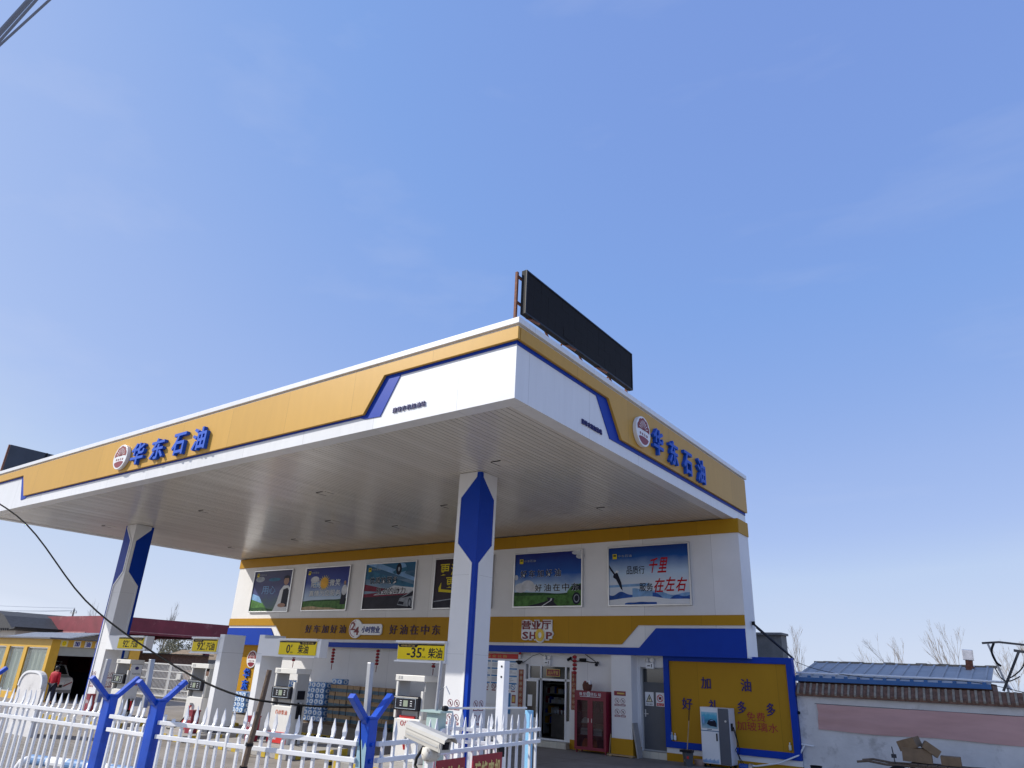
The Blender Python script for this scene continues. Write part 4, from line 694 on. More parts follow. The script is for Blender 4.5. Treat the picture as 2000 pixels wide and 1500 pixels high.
# ---------------------------------------------------------------- pump islands, pillars, pumps, price signs
kerbY = mat('yellow black kerb', (.55, .38, .03), .7, var=.3, scale=6)
for a, b, l in ((-30.6, -25.6, 'concrete pump island around the left canopy column'), (-24.2, -21.0, 'concrete pump island under the left grey pillar'), (-20.0, -16.2, 'concrete pump island under the pillar with the sign reading 0'), (-14.6, -10.6, 'concrete pump island around the near canopy column')):
    t = thing('pump_island', l, 'kerb island', ((a + b) / 2, 14.35, GZ)); MB().box(a, b, 12.9, 15.5, GZ, .13, mat('island concrete', (.38, .36, .33), .85, var=.2, scale=4)).build('island_slab', t, bevel=.02)
    n = int((b - a) / .62)
    for i in range(n): MB().rect(a + .2 + i * (b - a) / n, a + .42 + i * (b - a) / n, GZ + .005, .128, PF(12.9), .001, .012, kerbY).build('hazard_stripe', t)
    for i in range(3): MB().rect(13.2 + i * .75, 13.45 + i * .75, GZ + .005, .128, PR(b), .001, .012, kerbY).build('hazard_stripe', t)
def pillar(x1, lab):
    t = thing('sign_pillar', lab, 'pillar', (x1 - .13, 14.4, .13)); MB().box(x1 - .26, x1, 14.0, 14.78, .13, 3.0, white).build('pillar_body', t, bevel=.008); g = MB(); g.box(x1 - .27, x1 + .01, 13.99, 14.79, .13, .3, kg)
    for z in (2.45,): g.box(x1 - .262, x1 + .002, 13.998, 14.782, z, z + .008, greyP)
    g.build('pillar_trim', t)
pillar(-21.52, 'white and grey sign pillar, left of the two, beside the sign reading 92'); pillar(-19.42, 'white and grey sign pillar, right of the two, carrying the sign reading 0')
def price_sign(x0, x1, a0, a1, num, fuel, tabright, lab, kf, yb=.17):
    yc = 14.12; t = thing('price_sign', lab, 'sign', (x0, yc, 2.6), 'yellow fuel grade signs beside the pillars'); p = PF(yc - yb)
    MB().box(min(x0, a0), max(x1, a1), yc - yb + .03, yc + yb - .03, 2.40, 2.90, greyP if False else white).build('sign_arm', t, bevel=.008)
    g = MB(); g.rect(x0 + .02, x1 - .02, 2.46, 2.83, p, -.06, 0, yellow); f = g.build('sign_face', t)
    MB().box(x0 - .03, x1 + .03, yc - yb - .05, yc + yb - .031, 2.855, 2.905, white).build('sign_cap', t); MB().box(x0 - .03, x1 + .03, yc - yb - .05, yc + yb - .031, 2.395, 2.435, white).build('sign_sill', t)
    w = x1 - x0; g = MB(); g.rect(x0 + .02, x1 - .02, 2.795, 2.83, p, 0.001, .004, blackM); ta = (x0 + w * .55, x1 - .02) if tabright else (x0 + .02, x0 + w * .45); s_ = .06
    g.poly([(ta[0] + (s_ if False else 0), 2.80), (ta[0] + .06, 2.745), (ta[1] - .06, 2.745), (ta[1], 2.80)], p, .001, .003, blackM); g.chars('中东石油', ta[0] + .12, ta[1] - .12, 2.755, 2.81, p, .004, .006, goldL, 0, .05)
    u = x0 + w * .22; un = .17 * len(num); g.text(num, u, u + un, 2.50, 2.74, p, .001, .006, ink, .012); g.text('#', u + un + .02, u + un + .09, 2.66, 2.74, p, .001, .005, ink); g.text('(VI)', u + un + .02, u + un + .13, 2.50, 2.54, p, .001, .005, ink); g.chars(fuel, u + un + .28 * kf, u + un + .28 * kf + .46, 2.50, 2.74, p, .001, .006, ink, .01, .02); g.build('sign_lettering', f)
price_sign(-28.2, -26.4, -29.14, -26.25, '92', '汽油', True, 'yellow sign reading 92 hanging from the far left canopy column', .9)
price_sign(-23.22, -21.8, -23.3, -21.76, '92', '汽油', False, 'yellow sign reading 92 left of the first grey pillar', .7)
price_sign(-18.6, -16.9, -19.42, -16.76, '0', '柴油', True, 'yellow sign reading 0 on an arm right of the second grey pillar', 1.3)
price_sign(-13.7, -12.09, -13.72, -12.071, '-35', '柴油', False, 'yellow sign reading minus 35 at the near canopy column', .8)
def pump(lab):
    """a fuel pump, front at local y = 0 towards the road, 0.95 wide and 0.5 deep"""
    t = thing('fuel_pump', lab, 'fuel pump', (0, 0, 0), 'cream fuel pumps on the islands'); p = PF(0)
    MB().box(-.46, .46, .02, .48, 0, .97, cream).build('lower_cabinet', t, bevel=.012)
    g = MB(); g.rect(-.44, .44, .04, .95, p, -.02, 0, cream); g.build('front_door', t, bevel=.006)
    MB().box(-.475, -.445, .06, .48, .971, 1.82, cream).build('side_wall', t); MB().box(.445, .475, .06, .48, .971, 1.82, greyP).build('side_wall', t)
    MB().box(-.47, -.40, -.01, .058, .971, 1.82, cream).build('front_post', t, bevel=.006); MB().box(.40, .47, -.01, .058, .971, 1.60, cream).build('front_post', t, bevel=.006)
    h = MB().box(-.5, .5, -.03, .50, 1.821, 1.96, cream).build('header', t, bevel=.01); MB().chars('正星', -.40, -.24, 1.86, 1.93, PF(-.03), .001, .004, greyP, .02, .1).build('header_lettering', h)
    d_ = MB().box(-.44, .42, -.10, .22, 1.15, 1.47, blackP).build('display_unit', t, bevel=.03)
    g = MB(); q = PF(-.10); g.frame(-.35, .33, 1.19, 1.43, .007, q, .001, .005, wl); g.build('display_frame', d_); g = MB(); g.rect(-.08, .07, 1.24, 1.38, q, .001, .006, LCD); g.build('lcd', d_)
    g = MB()
    for i in range(3):
        for s in (-.2, .15): g.rect(s, s + .06, 1.255 + i * .05, 1.272 + i * .05, q, .001, .004, paper)
    g.build('display_lettering', d_)
    MB().box(-.28, .26, .08, .4, .971, 1.149, greyP).build('display_neck', t)
    return t
def nozzle(t, x, y, z, m, side):
    g = MB(); g.box(x - .01, x + .03, y - .09, y + .09, z - .2, z + .22, blackM) if side else g.box(x - .06, x + .06, y - .02, y + .01, z - .12, z + .14, cream); h = g.build('nozzle_holster', t)
    g = MB(); pts = [(x + .05, y, z + .16), (x + .09, y, z + .02), (x + .07, y, z - .14)] if side else [(x, y - .05, z + .1), (x, y - .1, z), (x + .01, y - .07, z - .12)]; g.tube(pts, .032, m, 8); g.tube([pts[0], (pts[0][0], pts[0][1], pts[0][2] + .07)], .045, greyP, 8); g.build('nozzle', h)
def hose(t, pts): MB().tube(pts, .022, rubber, 8).build('hose', t)
IZ = .13
p4 = pump('cream fuel pump with red lettering right beside the near canopy column'); 
hd = pump_parts = None
def lower_text(t, st, m, z=.8): MB().chars(st, -.22, .3, z - .06, z + .06, PF(0), .001, .006, m, .0, .12).build('fuel_lettering', t)
def skirt(t, st):
    k = MB().rect(-.42, .42, .02, .30, PF(0), .002, .02, brightred).build('red_skirt', t); MB().text(st, -.36, -.02, .1, .22, PF(0), .021, .025, paper, .02).build('skirt_lettering', k)
p3 = dup(p4, (-18.12, 14, IZ), label='cream fuel pump with orange lettering below the sign reading 0')
p2 = dup(p4, (-22.55, 14, IZ), label='cream fuel pump with a red nozzle left of the first grey pillar')
p1 = dup(p4, (-27.5, 14, IZ), label='cream fuel pump with lettered side board beside the far left column')
p4.location = (-13.18, 14, IZ)
for o_ in (p1, p2, p3, p4): pass
bpy.context.view_layer.update()
def on(root, fn):
    """build in the thing's own frame"""
    keep = root.location.copy(); root.location = (0, 0, 0); fn(root); root.location = keep
orangeL = mat('orange letter', (.55, .10, .02), .5)
on(p4, lambda t: (lower_text(t, '0#柴油', redL, .86), nozzle(t, .05, 0, .42, brightred, False), MB().box(-.3, .2, .03, .3, .971, 1.03, brightred).build('red_cover', t)))
on(p3, lambda t: (lower_text(t, '0#柴油', orangeL, .80), skirt(t, 'Can'), nozzle(t, .476, .26, .85, blackM, True), hose(t, [(.58, .26, .72), (.60, .24, .4), (.62, .2, .1), (.75, .1, .0), (1.1, .05, -.02), (1.3, .3, -.02)]), MB().rect(.12, .38, 1.15, 1.38, PR(.475), .001, .02, blackP).build('side_display', t)))
on(p2, lambda t: (nozzle(t, -.05, 0, .62, brightred, False), skirt(t, 'Can'), hose(t, [(-.05, -.08, .5), (-.2, -.3, .1), (-.6, -.35, .0), (-.9, -.2, .01)])))
on(p1, lambda t: (MB().rect(.07, .47, .62, 1.8, PR(.476), .001, .012, white).build('side_board', t), MB().chars('汽油', .12, .42, 1.1, 1.27, PR(.476), .013, .018, redL, .03).build('fuel_lettering', t), MB().text('92#(VI)', .12, .42, 1.44, 1.52, PR(.476), .013, .018, greyP, .02).build('fuel_lettering', t), MB().ell(.27, 1.68, .07, .055, PR(.476), .013, .02, navy).build('maker_badge', t), nozzle(t, .49, .3, .45, brightred, True), hose(t, [(.58, .3, .3), (.7, .2, .05), (1.1, .2, 0)])))
# fire boxes and hazard bollards on the islands
def firebox(x, y, h, lab):
    t = thing('fire_box', lab, 'fire box', (x, y, IZ), 'dark red fire extinguisher boxes on the islands'); MB().box(x - .13, x + .13, y - .12, y + .14, IZ, IZ + h, red).build('box_body', t, bevel=.01); MB().box(x - .14, x + .14, y - .13, y + .15, IZ + h, IZ + h + .04, red).build('lid', t); MB().chars('灭火', x - .09, x + .09, IZ + h * .6, IZ + h * .6 + .12, PF(y - .12), .001, .004, paper, .02).build('box_lettering', t)
firebox(-18.95, 13.75, .62, 'dark red fire box left of the pump below the sign reading 0'); firebox(-21.7, 13.55, .60, 'dark red fire box right of the pump beside the first grey pillar'); firebox(-28.75, 13.75, .7, 'dark red fire box beside the far left column')
bol = thing('hazard_bollard', '', 'bollard', (0, 0, 0), 'yellow hazard bollards along the islands'); MB().lathe([(.055, 0), (.055, .42), (.04, .44)], (0, 0, 0), yellowP, 12).build('post', bol); MB().lathe([(.0565, .12), (.0565, .2)], (0, 0, 0), blackM, 12).build('black_band', bol); MB().lathe([(.0565, .28), (.0565, .36)], (0, 0, 0), blackM, 12).build('black_band', bol)
for i, (a, b, l) in enumerate(((-19.75, 12.6, 'yellow hazard bollard before the second grey pillar'), (-17.35, 12.6, 'yellow hazard bollard right of the pump reading 0'), (-22.0, 12.6, 'yellow hazard bollard before the first grey pillar'), (-14.2, 12.6, 'yellow hazard bollard left of the nearest pump'))):
    if i == 0: bol.location = (a, b, GZ); bol['label'] = l
    else: dup(bol, (a, b, GZ), label=l)
ws = thing('wheel_stop', '', 'wheel stop', (0, 0, 0), 'yellow and black wheel stops'); MB().poly([(-.8, 0), (.8, 0), (.8, .08), (.74, .11), (-.74, .11), (-.8, .08)], PF(-.07), -.14, 0, yellowP).build('rubber_block', ws)
g = MB()
for i in range(4): g.rect(-.7 + i * .4, -.5 + i * .4, .005, .1, PF(-.07), .001, .005, blackM)
g.build('black_stripe', ws)
for i, (a, b, r, l) in enumerate(((-20.6, 17.4, .05, 'yellow black wheel stop before the blue water stack'), (-26.0, 17.6, 0, 'yellow black wheel stop behind the far left pump'))):
    if i == 0: ws.location = (a, b, GZ); ws.rotation_euler = (0, 0, r); ws['label'] = l
    else: dup(ws, (a, b, GZ), r, l)
# ---------------------------------------------------------------- palisade fence along the pavement
fw = mat('white fence paint', (.80, .80, .80), .38, var=.06, scale=8, stain=((.5, .47, .43), 12, .74))
def picket_mesh(bend, h=1.85, m=fw):
    g = MB(); ring = []; prof = [(0, -.02, .024, .024), (0, 1.64, .024, .024), (.018 * bend, 1.685, .024, .022), (.034 * bend, 1.72, .026, .016), (.036 * bend, 1.765, .042, .012), (.036 * bend, h, .004, .006)]
    vs = []; fs = []
    for dy, z, wx, wy in prof:
        for sx, sy in ((-1, -1), (1, -1), (1, 1), (-1, 1)): vs.append((sx * wx / 2, dy + sy * wy / 2, z))
    for i in range(len(prof) - 1):
        for j in range(4): fs.append((i * 4 + j, i * 4 + (j + 1) % 4, i * 4 + 4 + (j + 1) % 4, i * 4 + 4 + j))
    fs += [(3, 2, 1, 0), tuple(range(len(vs) - 4, len(vs)))]; g.add(vs, fs, m); return g
def fence(p0, p1, lab, bend=1, n=None, sp=.13, group=None, rails=(1.665, 1.545, .28), miss=(), railside=-1, flat=()):
    p0, p1 = V((*p0, 0)), V((*p1, 0)); d = p1 - p0; ln = d.length; t = thing('fence_panel', lab, 'fence', (0, 0, 0), group)
    for z in rails: MB().box(0, ln, -.022 if railside < 0 else -.016, .016 if railside < 0 else .022, z, z + .036, fw).build('rail', t, bevel=.003)
    n = n or int(ln / sp); src = None
    for i in range(n):
        x = (i + .5) * ln / n
        if i in miss:
            g = MB(); g.box(x - .012, x + .012, -.012, .012, 0, 1.665 + .09 - .03 * miss.index(i), fw); g.build('broken_picket', t); continue
        if src is None: src = picket_mesh(bend).build('picket', t); o_ = src
        else: o_ = src.copy(); COL.objects.link(o_); o_.parent = t
        o_.location = (x, 0, 0); o_.rotation_euler = (random.uniform(-.008, .008), random.uniform(-.012, .012), random.uniform(-.1, .1))
    t.location = p0; t.rotation_euler = (0, 0, math.atan2(d.y, d.x)); return t
fence((-10.9, 3.70), (-8.1, 4.02), 'white spiked fence panel left of the first blue forked post', n=22)
fence((-7.92, 4.03), (-7.25, 4.06), 'short white spiked fence panel between the two close blue posts', n=6)
fence((-7.08, 4.08), (-4.72, 4.46), 'long white spiked fence panel with two broken pickets at its left end', n=19, miss=(0, 1))
fence((-4.62, 4.58), (-4.93, 7.45), 'white spiked gate leaf running back from the worn blue post', bend=-.3, n=19, railside=-1)
fence((-5.5, 6.47), (-4.98, 6.66), 'short sunlit white fence panel beside the turquoise post', n=5, rails=(1.665, 1.545, .28))
def fork_post(x, y, wx, wy, m, lab, rz=.1, bl=0.0):
    t = thing('forked_post', lab, 'fence post', (0, 0, 0), 'blue steel fence posts with forked tops'); MB().box(-wx / 2, wx / 2, -wy / 2, wy / 2, GZ, 1.87, m).build('post', t, bevel=.006)
    if bl: MB().poly([(-wx / 2 + .004, GZ), (wx / 2 - .004, GZ), (wx / 2 - .004, 1.66), (wx * .3, 1.70), (wx * .1, 1.64), (-wx * .1, 1.72), (-wx * .3, 1.66), (-wx / 2 + .004, 1.73)], PF(-wy / 2), .001, .003, wornblue).build('worn_paint', t)
    MB().box(-wx / 2 - .004, wx / 2 + .004, -wy / 2 - .004, wy / 2 + .004, 1.87, 1.885, m).build('cap', t)
    for s in (-1, 1):
        g = MB(); a = V((0, s * .03, 1.84)); b = V((0, s * .255, 2.045)); dd = (b - a).normalized(); nn = V((0, -dd.z, dd.y)); w = .03
        vs = [a + X * sx * w + nn * sn * .022 for sx, sn in ((-1, -1), (1, -1), (1, 1), (-1, 1))] + [b + X * sx * w + nn * sn * .022 for sx, sn in ((-1, -1), (1, -1), (1, 1), (-1, 1))]
        g.add(vs, [(3, 2, 1, 0), (4, 5, 6, 7), (0, 1, 5, 4), (1, 2, 6, 5), (2, 3, 7, 6), (3, 0, 4, 7)], m); g.build('arm', t, bevel=.003)
    for z in (1.68, 1.56):
        for s in (-1, 1): MB().lathe([(.016, 0), (.016, .014), (.009, .02)], (s * wx / 2, 0, z), m, 10, X * s).build('bolt', t)
    t.location = (x, y, 0); t.rotation_euler = (0, 0, rz); return t
fork_post(-11.0, 3.86, .12, .09, bluepaint, 'blue forked fence post at the left edge showing one arm', .12)
fork_post(-8.01, 4.03, .13, .085, bluepaint, 'blue forked fence post, left of the close pair', .08)
fork_post(-7.155, 4.07, .13, .085, bluepaint, 'blue forked fence post, right of the close pair', .08)
fork_post(-4.68, 4.52, .10, .11, bluepaint, 'blue forked fence post with worn pale paint beside the gate leaf', .12, 1)
for x, y, z0, z1, lx, l in ((-8.13, 3.96, 1.80, 2.22, .02, 'grey steel tube fixed to the left forked post of the close pair'), (-7.27, 4.0, 1.80, 2.24, -.05, 'grey steel tube with rusty foot on the right forked post of the close pair'), (-4.80, 4.6, 1.78, 2.30, -.02, 'tall square steel tube behind the worn blue forked post')):
    g = MB(); g.T = Matrix.Translation((x, y, z0)); w = .022; vs = [(sx * w + k * lx, sy * w, k * (z1 - z0)) for k in (0, 1) for sx, sy in ((-1, -1), (1, -1), (1, 1), (-1, 1))]; g.add(vs, [(3, 2, 1, 0), (4, 5, 6, 7), (0, 1, 5, 4), (1, 2, 6, 5), (2, 3, 7, 6), (3, 0, 4, 7)], steel); g.T = None
    tag(g.build('steel_tube', loc=(x, y, z0), bevel=.004), l, 'tube', 'steel tubes on the fence posts')
g = MB(); pts = [V((-5.95, 4.16, GZ)), V((-5.86, 4.17, .9)), V((-5.78, 4.19, 1.55)), V((-5.715, 4.2, 1.95)), V((-5.69, 4.21, 2.20))]; g.tube(pts, .030, wood, 9, r1=.022); t = thing('wooden_pole', 'leaning weathered wooden pole tied to the white fence', 'pole', (-5.95, 4.16, GZ)); g.build('pole_shaft', t); 
for z, x in ((1.42, -5.80), (1.60, -5.77)): MB().lathe([(.034, -.012), (.034, .012)], (x, 4.185, z), blackM, 9, V((.1, .02, 1))).build('binding', t)
# gate posts behind
t = thing('turquoise_gate_post', 'pale turquoise gate post with a rusty cap and thin grey pipe', 'gate post', (-5.62, 6.42, GZ)); MB().box(-5.70, -5.53, 6.36, 6.50, GZ, 1.83, teal).build('post', t, bevel=.005); MB().box(-5.76, -5.47, 6.32, 6.53, 1.83, 1.85, teal).build('cap_plate', t); MB().tube([(-5.60, 6.40, 1.85), (-5.58, 6.40, 2.36)], .02, steel, 8).build('pipe', t); MB().tube([(-5.6, 6.42, 2.05), (-5.5, 6.42, 2.10), (-5.44, 6.42, 2.02)], .006, steel, 5).build('wire_hook', t)
MB().lathe([(.026, -.03), (.03, 0), (.026, .03)], (-5.50, 6.43, 1.875), blackM, 12, Y).build('roller', t, smooth=True); MB().lathe([(.05, 0), (.05, .03)], (-5.52, 6.43, 1.63), white, 12, X).build('hinge', t)
tag(MB().box(-5.16, -5.06, 6.9, 7.0, GZ, 2.39, whiteP).build('white_gate_post', loc=(-5.11, 6.95, GZ), bevel=.004), 'tall square white gate post with two bolt holes', 'gate post')
g = MB()
for z in (2.33, 2.22): g.lathe([(.012, 0), (.012, .003)], (-5.10, 6.9, z), blackM, 10, -Y)
g2 = COL.objects['white_gate_post']; o_ = g.build('bolt_hole', g2)
tag(MB().box(-5.24, -5.17, 7.60, 7.68, GZ, 1.86, lightblue).build('light_blue_post', loc=(-5.2, 7.64, GZ), bevel=.004), 'light blue square post behind the open end of the gate leaf', 'gate post')
g = MB(); g.tube([(-5.55, 6.42, 1.875), (-5.22, 7.6, 1.885)], .013, cream, 6); tag(g.build('gate_rail', loc=(-5.55, 6.42, 1.87)), 'thin rusty horizontal bar from turquoise post to light blue post', 'bar')
g = MB(); g.tube([(-4.83, 6.58, 1.50), (-4.82, 6.56, 1.42), (-4.83, 6.58, 1.36), (-4.82, 6.56, 1.3), (-4.83, 6.58, 1.2)], .012, steel, 6); g.box(-4.845, -4.80, 6.53, 6.61, 1.46, 1.55, blackM); tag(g.build('padlock_chain', loc=(-4.83, 6.57, 1.5)), 'dark padlock with a short chain hanging from the gate leaf', 'padlock')
# red boards on the gate leaf
gold2 = mat('sign gold letter', (.78, .60, .20), .5, var=.1); rb = mat('sign red', (.36, .014, .028), .5, var=.2, scale=4)
for y0, y1, xa, xb, st, l in ((5.34, 5.80, -4.66, -4.71, '汽拖车', 'dark red gate board with gold characters ending in the sign for vehicle'), (5.95, 6.49, -4.73, -4.785, '建峰农机', 'dark red gate board with four gold characters nearest the padlock')):
    d = V((xb - xa, y1 - y0, 0)); u = d.normalized(); n = V((u.y, -u.x, 0)); pl = (V((xa, y0, 0)) + n * .03, u, Z, n); t = thing('gate_board', l, 'sign', (xa, (y0 + y1) / 2, 1.1), 'dark red boards on the gate leaf')
    MB().rect(0, d.length, .95, 1.515, pl, 0, .012, rb).build('board', t); MB().chars(st, .03, d.length - .03, 1.27, 1.46, pl, .012, .016, gold2, .025, .08).build('board_lettering', t)
# CCTV camera near the lens
hc = mat('camera housing', (.52, .50, .45), .4, var=.08, scale=9, stain=((.42, .38, .30), 14, .70))
t = thing('security_camera', 'beige box security camera on a short arm in front of the gate', 'camera', (-3.52, 4.02, 1.75)); a = V((-3.775, 4.06, 1.868)); b = V((-3.385, 3.985, 1.808)); ax = (b - a).normalized(); sd_ = ax.cross(Z).normalized(); up = sd_.cross(ax).normalized(); ln = (b - a).length
M = Matrix(((ax.x, sd_.x, up.x, a.x), (ax.y, sd_.y, up.y, a.y), (ax.z, sd_.z, up.z, a.z), (0, 0, 0, 1)))
g = MB(); g.T = M; prof = [(-.045, -.045), (.045, -.045), (.05, .0), (.045, .035), (.03, .05), (-.03, .05), (-.045, .035), (-.05, .0)]
k = len(prof); vs = [(x, p, q) for x in (0, ln) for p, q in prof]; g.add(vs, [tuple(range(k)), tuple(range(2 * k - 1, k - 1, -1))] + [((i + 1) % k, i, k + i, k + (i + 1) % k) for i in range(k)], hc); h = g.build('housing', t, bevel=.003)
g = MB(); g.T = M; vs = [(x, p, q) for x in (-.01, ln + .055) for p, q in ((-.056, .02), (-.052, .042), (-.032, .058), (.032, .058), (.052, .042), (.056, .02), (.052, .02), (.048, .038), (.03, .053), (-.03, .053), (-.048, .038), (-.052, .02))]; k = 12
g.add(vs, [tuple(range(k)), tuple(range(2 * k - 1, k - 1, -1))] + [((i + 1) % k, i, k + i, k + (i + 1) % k) for i in range(k)], hc); g.build('sunshade', t)
g = MB(); g.T = M; g.box(ln - .001, ln + .008, -.044, .044, -.044, .034, hc); g.box(ln + .008, ln + .010, -.028, .028, -.026, .02, blackM); o_ = g.build('front_plate', h); g = MB(); g.T = M; g.lathe([(.017, 0), (.017, .008), (.012, .010)], (ln + .0095, 0, -.003), blackP, 14, X); g.build('lens', o_)
g = MB(); g.T = M; g.box(.02, ln - .02, .0455, .052, -.02, -.012, greyP); g.build('side_groove', h)
g = MB(); g.lathe([(.03, -.05), (.045, -.03), (.05, 0), (.045, .03), (.03, .045)], (-3.565, 4.03, 1.745), mat('flaking white bracket', (.62, .59, .52), .7, var=.2, stain=((.10, .06, .04), 38, .56)), 12); g.lathe([(.035, -.06), (.05, -.03), (.05, .03), (.035, .06)], (-3.525, 4.01, 1.745), MATS['flaking white bracket'], 12, Y); g.build('swivel_bracket', t, smooth=True)
MB().tube([(-3.63, 4.07, 1.80), (-3.66, 4.06, 1.75), (-3.69, 4.05, 1.70), (-3.69, 4.04, 1.655), (-3.66, 4.03, 1.635), (-3.60, 4.03, 1.63), (-3.575, 4.04, 1.632)], .011, rubber, 8).build('cable', t)
tag(MB().tube([(-3.56, 4.04, GZ), (-3.56, 4.04, 1.70)], .025, whiteP, 10).build('camera_pole', loc=(-3.56, 4.04, GZ)), 'slim white pole carrying the beige security camera', 'pole')
# painted pipe barrier and arched panel behind the fence
pb_ = mat('barrier blue', (.10, .22, .42), .5, var=.15)
t = thing('pipe_barrier', 'thick white and blue painted pipe barrier behind the fence', 'barrier', (-12.5, 6.0, GZ)); P = [V((-14.35, 5.9, GZ)), V((-14.3, 5.9, .35)), V((-14.15, 5.92, .54)), V((-13.9, 5.94, .61))]; MB().tube(P, .075, whiteP, 14).build('pipe_end', t, smooth=True); x = -13.9; z = .61; i = 0
while x < -6.2:
    w = .65; MB().tube([(x, 5.94, z), (x + w, 5.95, z + .028)], .075, pb_ if i % 2 == 0 else whiteP, 14).build('pipe_section', t, smooth=False); x += w; z += .028; i += 1
for x in (-12, -9.5, -7): MB().tube([(x, 5.95, GZ), (x, 5.95, .62 + (x + 13.9) * .043)], .05, whiteP, 10).build('leg', t)
t = thing('arched_panel', 'white round topped panel standing behind the left fence', 'panel', (-24.5, 10, GZ)); g = MB(); pts = [(-25.75, GZ), (-24.1, GZ), (-24.1, 1.25)] + [(-24.92 + .82 * math.copysign(abs(math.cos(a_)) ** .7, math.cos(a_)), 1.25 + .45 * math.sin(a_) ** .8) for a_ in [math.pi * i / 16 for i in range(17)]] + [(-25.75, 1.25)]
g.poly(pts, PF(10.05), -.12, 0, plasterB); g.build('panel_slab', t, bevel=.01); g = MB(); ou = pts[2:-1]; inn = [(-24.92 + (a_ + 24.92) * .9, 1.25 + (z_ - 1.25) * .86) for a_, z_ in ou]
for i in range(len(ou) - 1): g.poly([ou[i], ou[i + 1], inn[i + 1], inn[i]], PF(10.05), .001, .03, whiteP)
g.build('panel_rim', t)
# overhead cables
mat('wire grey', (.22, .26, .34), .6, var=.1)
t_ = mat('cable black', (.006, .006, .007), .8, var=0, spec=.1)
P = [V((-14.5, 2.6, 5.8)), V((-11.4, 3.1, 4.35)), V((-9.78, 3.4, 3.68)), V((-8.45, 3.72, 2.80)), V((-7.2, 4.0, 2.27)), V((-6.0, 4.05, 2.0)), V((-5.3, 4.25, 1.94)), V((-4.72, 4.42, 1.955))]
def smoothpts(P, n=6):
    out = []
    for i in range(len(P) - 1):
        p0, p1, p2, p3 = P[max(i - 1, 0)], P[i], P[i + 1], P[min(i + 2, len(P) - 1)]
        for j in range(n): s = j / n; out.append(.5 * ((2 * p1) + (p2 - p0) * s + (2 * p0 - 5 * p1 + 4 * p2 - p3) * s * s + (3 * p1 - p0 - 3 * p2 + p3) * s ** 3))
    return out + [P[-1]]
tag(MB().tube(smoothpts(P), .0085, t_, 8).build('power_cable', loc=P[-1], smooth=True), 'long black cable sagging across the forecourt to the worn blue post', 'cable')
tag(MB().tube([(-4.70, 4.44, 1.85), (-4.63, 4.40, 1.7), (-4.60, 4.42, 1.45), (-4.61, 4.45, 1.0), (-4.6, 4.44, .3)], .006, t_, 6).build('hanging_wire', loc=(-4.62, 4.42, 1.8)), 'thin dark wire hanging down the worn blue post', 'wire')
for i, (a, b, r, l) in enumerate((((-4.71, .65, 5.94), (-4.54, .69, 6.14), .016, 'overhead wire, thickest and leftmost in the top left corner'), ((-6.32, .89, 7.10), (-6.02, .96, 7.46), .012, 'overhead wire, middle one in the top left corner'), ((-7.92, 1.13, 8.27), (-7.47, 1.29, 8.80), .013, 'overhead wire, rightmost in the top left corner'))):
    a = V(a); b = V(b); d = (b - a); tag(MB().tube([a - d * 12, a - d * 4 , a, b, b + d * 4, b + d * 12], r, mat('wire grey', (.09, .11, .15), .5, var=.1), 8).build('overhead_wire', loc=a), l, 'wire', 'overhead wires in the top left corner')
# ---------------------------------------------------------------- right: wall, shed roof, banner
WY = LY + .02
wl_ = thing('boundary_wall', 'grimy white wall with a brown tiled coping right of the billboard', 'wall', (-1, WY, GZ)); x0, x1 = low(-6.04, 0)[0], 9.0
MB().box(x0, x1, WY, WY + .24, GZ, 2.0, plasterB).build('wall_body', wl_)
g = MB(); tile = mat('coping tile', (.30, .255, .195), .9, var=.35, scale=10); g.poly([(WY - .10, 2.0), (WY + .34, 2.0), (WY + .34, 2.06), (WY + .12, 2.34), (WY - .10, 2.07)], (V((x0, 0, 0)), Y, Z, X), 0, x1 - x0, brick)
x = x0 + .05
while x < x1 - .1:
    w = .055; g.poly([(WY - .125, 2.05), (WY - .125, 2.10), (WY + .10, 2.35), (WY + .12, 2.33), (WY - .09, 2.05)], (V((x + random.uniform(-.006, .006), 0, 0)), Y, Z, X), 0, w, tile); g.box(x + .07, x + .155, WY - .108, WY - .102, 2.055, 2.09, brick); x += .168
for x in [x0 + .02 + i * .2 for i in range(int((x1 - x0) / .2))]: g.box(x, x + .185, WY - .118 - .004 * (int(x * 37) % 3), WY - .10, 2.005, 2.05, brick)
g.build('coping', wl_)
pk2 = mat('faded pink cloth', (.60, .36, .33), .9, var=.12, scale=1.5, bump=.15, bscale=5, stretch=(.5, 1, 3)); g = MB(); vs = []; fs = []; nx, nz = 60, 12; bx0, bx1 = low(-5.52, 0)[0], 3.4; zt, zb = low(0, 1.815)[1], low(0, 1.19)[1]
for i in range(nx + 1):
    for j in range(nz + 1):
        u, v = i / nx, j / nz; sag = .035 * math.sin(u * math.pi * 3) ** 2; e = math.exp(-u * 9); y = WY - .03 - .012 * math.sin(u * 23 + v * 5) - .02 * math.sin(v * math.pi) * (1 + math.sin(u * 9)) * .5 - .012 * e * math.sin(v * 14); vs.append((bx0 + (bx1 - bx0) * u + .02 * math.sin(v * 5) * e, y, zt + (zb - zt) * v - sag * (1 if v > .5 else .3) - .02 * e * math.sin(v * 9)))
for i in range(nx):
    for j in range(nz): a = i * (nz + 1) + j; fs.append((a, a + nz + 1, a + nz + 2, a + 1))
g.add(vs, fs, pk2); hem = MB(); tb = thing('banner', 'long faded pink cloth banner stretched on the white wall', 'banner', (bx0, WY, zt)); g.build('cloth', tb, smooth=True); MB().tube([(bx0 - .05, WY - .02, zt + .01), (0, WY - .03, zt - .005), (bx1, WY - .03, zt + .005)], .006, blackM, 5).build('rope', tb)
